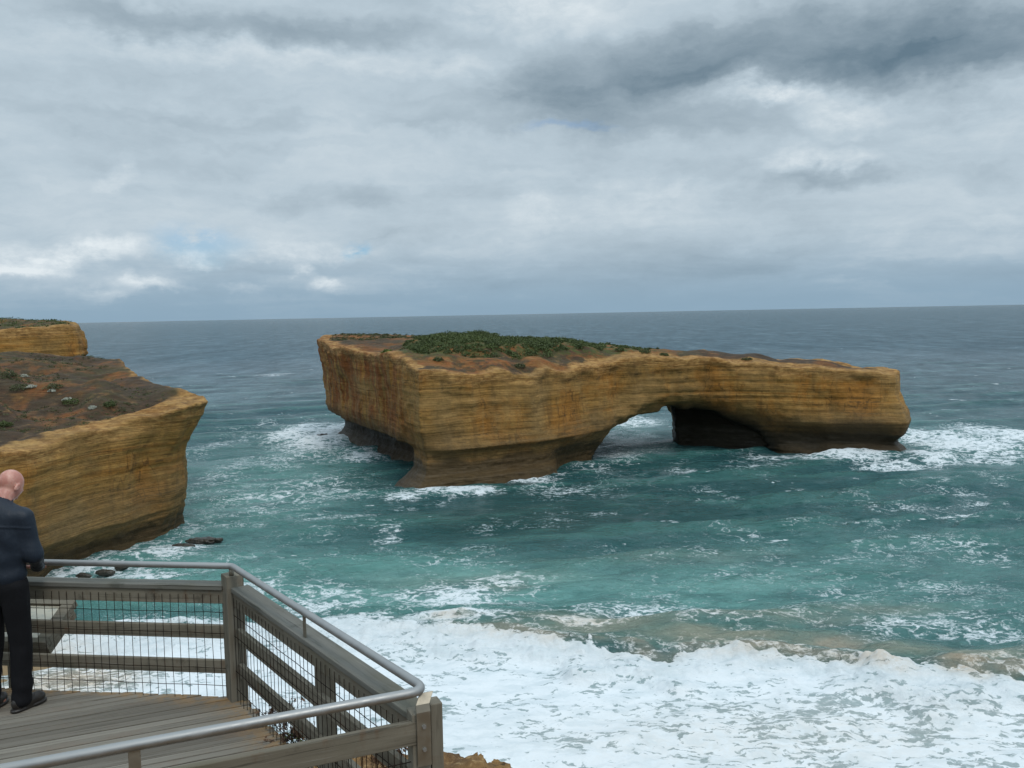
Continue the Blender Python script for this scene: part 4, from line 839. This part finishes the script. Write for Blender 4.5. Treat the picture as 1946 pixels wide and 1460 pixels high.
    def trousers(P):
        x, y, z = P.T; d = ell(P, (0, 0.0, 0.96), (0.172, 0.118, 0.16))
        for H, K, A in ((HIPR, KNR, ANR), (HIPL, KNL, ANL)):
            d = su(d, cap_sd(P, H, K, 0.100, 0.077), k=0.03); d = np.minimum(d, cap_sd(P, K, (A[0], A[1], 0.075), 0.077, 0.068))
        d = np.maximum(d, 0.035 - z); d = np.maximum(d, z - 1.06)
        return d + 0.004 * np.sin(z * 42 + x * 18) * np.exp(-((z - 0.15) / 0.12) ** 2) + 0.004 * fbm(x * 8, y * 8, z * 6, 3)
    sdf_mesh('trousers', trousers, (-0.27, -0.19, 0.0), (0.27, 0.20, 1.10), 0.008, mT, root)
    mL, t, o = mat('black_shoe_leather'); p = t.node('ShaderNodeTexCoord', 3); n = t.noise(p, 30, 4, 0.6)
    t.l.new(t.bsdf(t.mix(n, (0.012, 0.010, 0.009), (0.03, 0.024, 0.02)), 0.4, t.bump(n, 0.2, 0.003)), o)
    for A, tw in ((ANR, 0.30), (ANL, -0.1)):
        def shoe(P, A=A, tw=tw):
            c, s = math.cos(tw), math.sin(tw); X = P[:, 0] - A[0]; Y = P[:, 1] - A[1]; Q = np.stack([X * c - Y * s, X * s + Y * c, P[:, 2]], 1)
            d = su(ell(Q, (0, 0.100, 0.048), (0.048, 0.085, 0.044)), ell(Q, (0, -0.01, 0.062), (0.041, 0.072, 0.058)), cap_sd(Q, (0, 0.0, 0.10), (0, 0.03, 0.06), 0.044, 0.05), k=0.03)
            d = np.maximum(d, Q[:, 2] - 0.125); sole = np.maximum(np.maximum(su(ell(Q, (0, 0.102, 0.01), (0.052, 0.092, 0.06)), ell(Q, (0, -0.02, 0.01), (0.046, 0.070, 0.06)), k=0.04), Q[:, 2] - 0.026), 0.003 - Q[:, 2])
            return np.minimum(np.maximum(d, 0.012 - Q[:, 2]), sole)
        sdf_mesh('shoe', shoe, (A[0] - 0.16, A[1] - 0.14, -0.01), (A[0] + 0.2, A[1] + 0.26, 0.15), 0.006, mL, root)
man()
# ------------------------------------------------------------------ plants
def leaf_mat(name, a, b, c=None):
    m, t, o = mat(name); p = t.node('ShaderNodeTexCoord', 3); r = t.attr('tone')
    col = t.mix(r, a, b); col = t.mix(t.mr(t.noise(p, 0.35, 4, 0.6), 0.45, 0.65, 0, 0.7), col, c or b)
    t.l.new(t.bsdf(col, 0.7, None, spec=0.25), o); return m
def clumps(spots, leaf, seed=0):
    """spots: (x, y, z, radius, height, leaves). Returns verts, faces, tone of many small leaf faces"""
    rg = np.random.default_rng(seed); V = []; tone = []
    for (x, y, z, r, h, n) in spots:
        u = rg.normal(size=(n, 3)); u /= np.linalg.norm(u, axis=1, keepdims=True); u[:, 2] = np.abs(u[:, 2]) * 1.0 - 0.12
        lump = 1 + 0.35 * fbm(u[:, 0] * 2 + x, u[:, 1] * 2 + y, u[:, 2] * 2, 2)
        rad = (0.55 + 0.45 * rg.random(n) ** 0.5) * lump
        c = np.array([x, y, z]) + u * rad[:, None] * np.array([r, r, h])
        a = rg.normal(size=(n, 3)); a /= np.linalg.norm(a, axis=1, keepdims=True); b = np.cross(a, u + rg.normal(size=(n, 3)) * 0.7); b /= np.linalg.norm(b, axis=1, keepdims=True) + 1e-9
        s = leaf * (0.5 + rg.random(n))[:, None]
        V.append(np.stack([c - a * s, c + b * s * 0.5, c + a * s, c - b * s * 0.5], 1)); tone.append(np.repeat(rg.random(n) * 0.4 + 0.6 * rg.random(), 4))
    V = np.concatenate(V).reshape(-1, 3); return V, np.arange(len(V)).reshape(-1, 4), np.concatenate(tone)
def plant(name, spots, leaf, m, seed, stems=True, loc=None):
    V, F, tn = clumps([(x, y, z, r, h, n) for x, y, z, r, h, n in spots], leaf, seed)
    x, y, z = spots[0][:3]; root = empty(name, (x, y, z)); o = mesh_np('foliage', V - np.array([x, y, z]), F, m, False, {'tone': tn}); o.parent = root
    g = MB(); r_ = random.Random(seed)
    for i in range(5):
        a = r_.random() * 6.28; R0, H0 = spots[0][3], spots[0][4]; q = Vector((math.cos(a) * R0 * 0.6, math.sin(a) * R0 * 0.6, H0 * 0.7))
        g.tube([(0, 0, -0.15 * H0), tuple(q * 0.45 + Vector((0, 0, 0.1 * H0))), tuple(q)], [0.05 * R0, 0.035 * R0, 0.012 * R0], 5)
    s = g.build('stem', M_POST); s.parent = root; s.matrix_basis = Matrix.Identity(4); return root
M_SCRUB = leaf_mat('dark_scrub_leaves', (0.030, 0.048, 0.015), (0.105, 0.135, 0.042), (0.062, 0.078, 0.028))
M_GREY = leaf_mat('silvery_cushion_leaves', (0.24, 0.25, 0.20), (0.46, 0.47, 0.40))
M_OLIVE = leaf_mat('olive_bush_leaves', (0.035, 0.045, 0.018), (0.10, 0.11, 0.045), (0.06, 0.07, 0.03))
# scrub along the crest of the stack
rg = np.random.default_rng(5); sp = []
while len(sp) < 1350:
    x = rg.uniform(-28, 42); y = rg.uniform(212, 300); T_, d_ = height_at(ISLINFO, x, y)
    line = np.interp(x, [-28, -22, -10, 0, 12, 26, 42], [226, 214, 210.5, 217, 228, 240, 249])
    if d_ > -3.0 or y < line + rg.normal() * 1.2: continue
    if x > 12 and rg.random() < 0.35: continue
    k = np.interp(x, [-28, -20, 5, 25, 42], [0.7, 1.2, 1.05, 0.75, 0.5]) * rg.uniform(0.55, 1.35)
    sp.append((x, y, T_ - 0.15, 1.25 * k, 1.15 * k, int(60 + 50 * k)))
sp = [(a, b, c, d, e, int(g * 1.5)) for a, b, c, d, e, g in sp]
V, F, tn = clumps(sp, 0.19, 1); tag(mesh_np('scrub', V, F, M_SCRUB, False, {'tone': tn}), kind='stuff', label='dense dark green scrub covering the crest of the sea arch', cat='scrub')
sp = []
for i in range(260):
    x = rg.uniform(-60, -22); y = rg.uniform(276, 310); T_, d_ = height_at(ISLINFO, x, y)
    if d_ < -1.5: sp.append((x, y, T_ - 0.1, 0.9, 0.5 + 0.3 * rg.random(), 40))
V, F, tn = clumps(sp, 0.2, 2); tag(mesh_np('low_scrub', V, F, M_OLIVE, False, {'tone': tn}), kind='stuff', label='low olive scrub along the back edge of the flat left end of the sea arch', cat='scrub')
def on(info, px, py, z0):
    """ground point of a rock top seen near a pixel (walk the ray down to the surface)"""
    r = _ray(px, py); Y = 90.0
    while Y < 400:
        q = Vector((0, 0, CAMZ)) + r * Y; T_, d_ = height_at(info, q.x, q.y)
        if d_ < 0 and q.z <= T_: return Vector((q.x, q.y, T_))
        Y += 0.3
    return None
for i, (px, py, rr_, hh, lab, info, mm) in enumerate([
        (736, 686, 1.3, 0.9, 'bright green bush in the gully left of the slope on the sea arch', ISLINFO, 'g'),
        (832, 682, 1.3, 0.9, 'small dark bush alone on the orange slope below the left of the scrub', ISLINFO, 'd'),
        (988, 693, 1.7, 0.8, 'olive bush on the orange slope below the middle of the scrub', ISLINFO, 'o'),
        (1105, 655, 1.4, 1.3, 'dark bush standing up at the right of the dense scrub', ISLINFO, 'd'), (1137, 660, 1.4, 1.3, 'rounded dark bush second in the row right of the scrub', ISLINFO, 'd'),
        (1178, 664, 1.3, 1.0, 'dark bush third in the row along the thinning crest', ISLINFO, 'd'), (1225, 667, 1.6, 1.1, 'wide dark bush fourth in the row along the crest', ISLINFO, 'd'), (1262, 672, 1.2, 0.8, 'small dark bush last in the row, above the arch opening', ISLINFO, 'd'),
        (1420, 680, 1.6, 0.6, 'low olive bush on the dark crust above the cave mouth', ISLINFO, 'o')]):
    q = on(info, px, py + 4, 0)
    if q is None: continue
    m_ = {'d': M_SCRUB, 'o': M_OLIVE, 'g': leaf_mat('bright_bush_leaves', (0.06, 0.09, 0.015), (0.13, 0.16, 0.03))}[mm]
    tag(plant('bush', [(q.x, q.y, q.z, rr_, hh, 420)], 0.17, m_, 30 + i), lab, 'bush', 'bushes on the sea arch')
hb = [(18, 712, 1.4, .9, 'o', 'olive bush at the left edge of the picture near the top of the headland'), (40, 738, 1.6, .9, 'o', 'wide olive bush near the left edge below the green strip'), (45, 712, .8, .4, 's', 'pale silvery cushion highest on the headland slope'),
      (60, 734, .9, .4, 's', 'silvery cushion plant right of the wide olive bush'), (104, 735, 1.5, .8, 'o', 'dark olive bush in the middle of the headland slope'), (100, 741, .7, .4, 's', 'small silvery cushion below the bush in mid slope'), (128, 757, .9, .35, 's', 'pale cushion at the head of the lower bush clump'),
      (138, 764, 1.5, .7, 'd', 'dark green bush of the lower clump on the slope'), (176, 774, .7, .4, 's', 'lone silvery cushion near the cliff edge'), (208, 768, 1.0, .7, 'd', 'dark round bush nearest the tip of the headland'), (10, 808, 1.0, .6, 'd', 'dark bush above the pale ledge at the left edge'), (70, 640, 1.1, .8, 'o', '')]
for i, (px, py, rr_, hh, mm, lab) in enumerate(hb[:-1]):
    q = on(HINFO, px, py + 4, 0)
    if q is None: continue
    tag(plant('bush' if mm != 's' else 'cushion_plant', [(q.x, q.y, q.z, rr_ * 1.05, hh * 1.25, 700)], 0.12, {'d': M_SCRUB, 'o': M_OLIVE, 's': M_GREY}[mm], 60 + i), lab, 'bush' if mm != 's' else 'cushion plant', 'plants dotted over the headland slope')
sp = []
for i in range(6500):
    x = rg.uniform(-130, -52); y = rg.uniform(98, 228); T_, d_ = height_at(HINFO, x, y)
    if d_ < -4 and fbm(np.array([x / 8.]), np.array([y / 8.]), np.array([0.]), 3)[0] > -0.05: sp.append((x, y, T_ - 0.1, 0.35 + 0.9 * rg.random() ** 3, 0.12 + 0.6 * rg.random() ** 3, 34))
V, F, tn = clumps(sp, 0.11, 3); tag(mesh_np('ground_cover', V, F, M_OLIVE, False, {'tone': tn}), kind='stuff', label='low patchy ground cover over the top of the headland', cat='ground cover')
sp = []
for i in range(900):
    x = rg.uniform(-214, -122); y = rg.uniform(232, 326); T_, d_ = height_at(FINFO, x, y)
    if d_ < -1.0: sp.append((x, y, T_ - 0.2, 1.0 + rg.random(), 0.5 + 0.6 * rg.random(), 36))
V, F, tn = clumps(sp, 0.22, 4); tag(mesh_np('heath', V, F, M_SCRUB, False, {'tone': tn}), kind='stuff', label='dark heath along the top of the far headland', cat='heath')
# ------------------------------------------------------------------ reef rocks awash
def rock(name, x, y, rx, ry, h, lab, seed, group=None):
    def f(P):
        d = ell(P, (0, 0, 0), (rx, ry, h)); return d + 0.30 * min(h, 1) * fbm(P[:, 0] / 1.1 + seed, P[:, 1] / 1.1, P[:, 2] / 0.6, 4)
    root = None; st = max(rx, ry) / 28; ax = [np.arange(-q - .6, q + .6 + st, st) for q in (rx, ry, h)]
    G = np.stack(np.meshgrid(*ax, indexing='ij'), -1); ff = f(G.reshape(-1, 3)).reshape(G.shape[:3]); V, F = surface_nets(ff, [-rx - .6, -ry - .6, -h - .6], (st, st, st))
    o = mesh_np(name, V, F, M_REEF, True); o.location = (x, y, 0); tag(o, lab, 'rock', group)
mR, t, o = mat('wet_dark_reef'); p = t.node('ShaderNodeTexCoord', 3); n = t.noise(p, 1.2, 6, 0.7)
t.l.new(t.bsdf(t.mix(n, (0.012, 0.012, 0.011), (0.06, 0.05, 0.035)), 0.35, t.bump(n, 0.8, 0.3)), o); M_REEF = mR
for i, (px, py, rx, ry, h, lab) in enumerate([(385, 1028, 2.6, 1.0, 0.55, 'long dark rock awash off the tip of the headland'), (350, 1040, 2.2, 0.9, 0.55, 'dark rock awash just right of the headland base'), (415, 1026, 1.0, 0.5, 0.4, 'small outermost dark rock off the headland'),
        (200, 1088, 1.6, 0.6, 0.55, 'low dark rock in the foam above the deck handrail'), (230, 1078, 1.0, 0.5, 0.5, 'small dark rock in the foam under the headland'), (160, 1096, 1.2, 0.5, 0.5, 'flat dark rock nearest the headland foot above the handrail'), (300, 1052, 2.6, 0.8, 0.5, 'wide flat dark rock at the foot of the headland'),
        (612, 832, 2.2, 1.2, 1.3, 'jagged black rock at the left foot of the sea arch'), (648, 856, 1.3, 0.8, 0.7, 'pair of small black rocks in the surf left of the sea arch'), (663, 858, 0.9, 0.6, 0.6, 'smallest black rock in the surf left of the sea arch')]):
    c = atz(px, py); rock('rock', c.x, c.y, rx, ry, h, lab, i * 3.1, 'rocks awash')
# ------------------------------------------------------------------ dry weeds by the deck edge
def weed(name, x, y, z, n, h, m, seed, lab, leafm):
    r_ = random.Random(seed); root = tag(empty(name, (x, y, z)), lab, 'weed'); g = MB(); L = []
    for i in range(n):
        a = r_.random() * 6.28; s = r_.uniform(0.3, 1.0) * h; sp_ = r_.uniform(0.1, 0.55) * h; p0 = Vector((r_.gauss(0, .05), r_.gauss(0, .05), 0)); pts = [p0]
        for k in range(1, 5): pts.append(p0 + Vector((math.cos(a) * sp_ * (k / 4) ** 1.5, math.sin(a) * sp_ * (k / 4) ** 1.5, s * k / 4)) + Vector([r_.gauss(0, 0.006) for _ in range(3)]))
        g.tube(pts, [0.0024, 0.002, 0.0017, 0.0013, 0.001], 4)
        for k in (2, 3, 4): L.append((pts[k].x, pts[k].y, pts[k].z, 0.025, 0.025, 9))
    st = g.build('stem', m); st.parent = root; st.matrix_basis = Matrix.Identity(4)
    V, F, tn = clumps(L, 0.011, seed); q = mesh_np('foliage', V, F, leafm, False, {'tone': tn}); q.parent = root
M_DRY = leaf_mat('dry_leaves', (0.07, 0.04, 0.028), (0.17, 0.10, 0.06)); M_WEED = leaf_mat('green_weed_leaves', (0.04, 0.06, 0.02), (0.12, 0.14, 0.045))
def onp(px, py, Y): return aty(px, py, Y)
q = onp(535, 1372, 6.15); weed('weed', q.x, q.y, q.z - 0.05, 26, 0.20, M_WIRE, 3, 'dry brown weed poking through the mesh near the far corner post', M_DRY)
q = onp(560, 1405, 5.9); weed('weed', q.x, q.y, q.z - 0.05, 24, 0.16, M_WIRE, 4, 'dry brown weed beneath the near handrail beside the green weed', M_DRY)
q = onp(575, 1440, 5.75); weed('weed', q.x, q.y, q.z - 0.06, 34, 0.17, M_WEED, 5, 'green leafy weed at the deck edge beside the middle post', M_WEED)
q = onp(735, 1425, 5.6); weed('weed', q.x, q.y, q.z - 0.1, 30, 0.17, M_WIRE, 6, 'dry grass tuft behind the mesh near the near corner post', M_DRY)
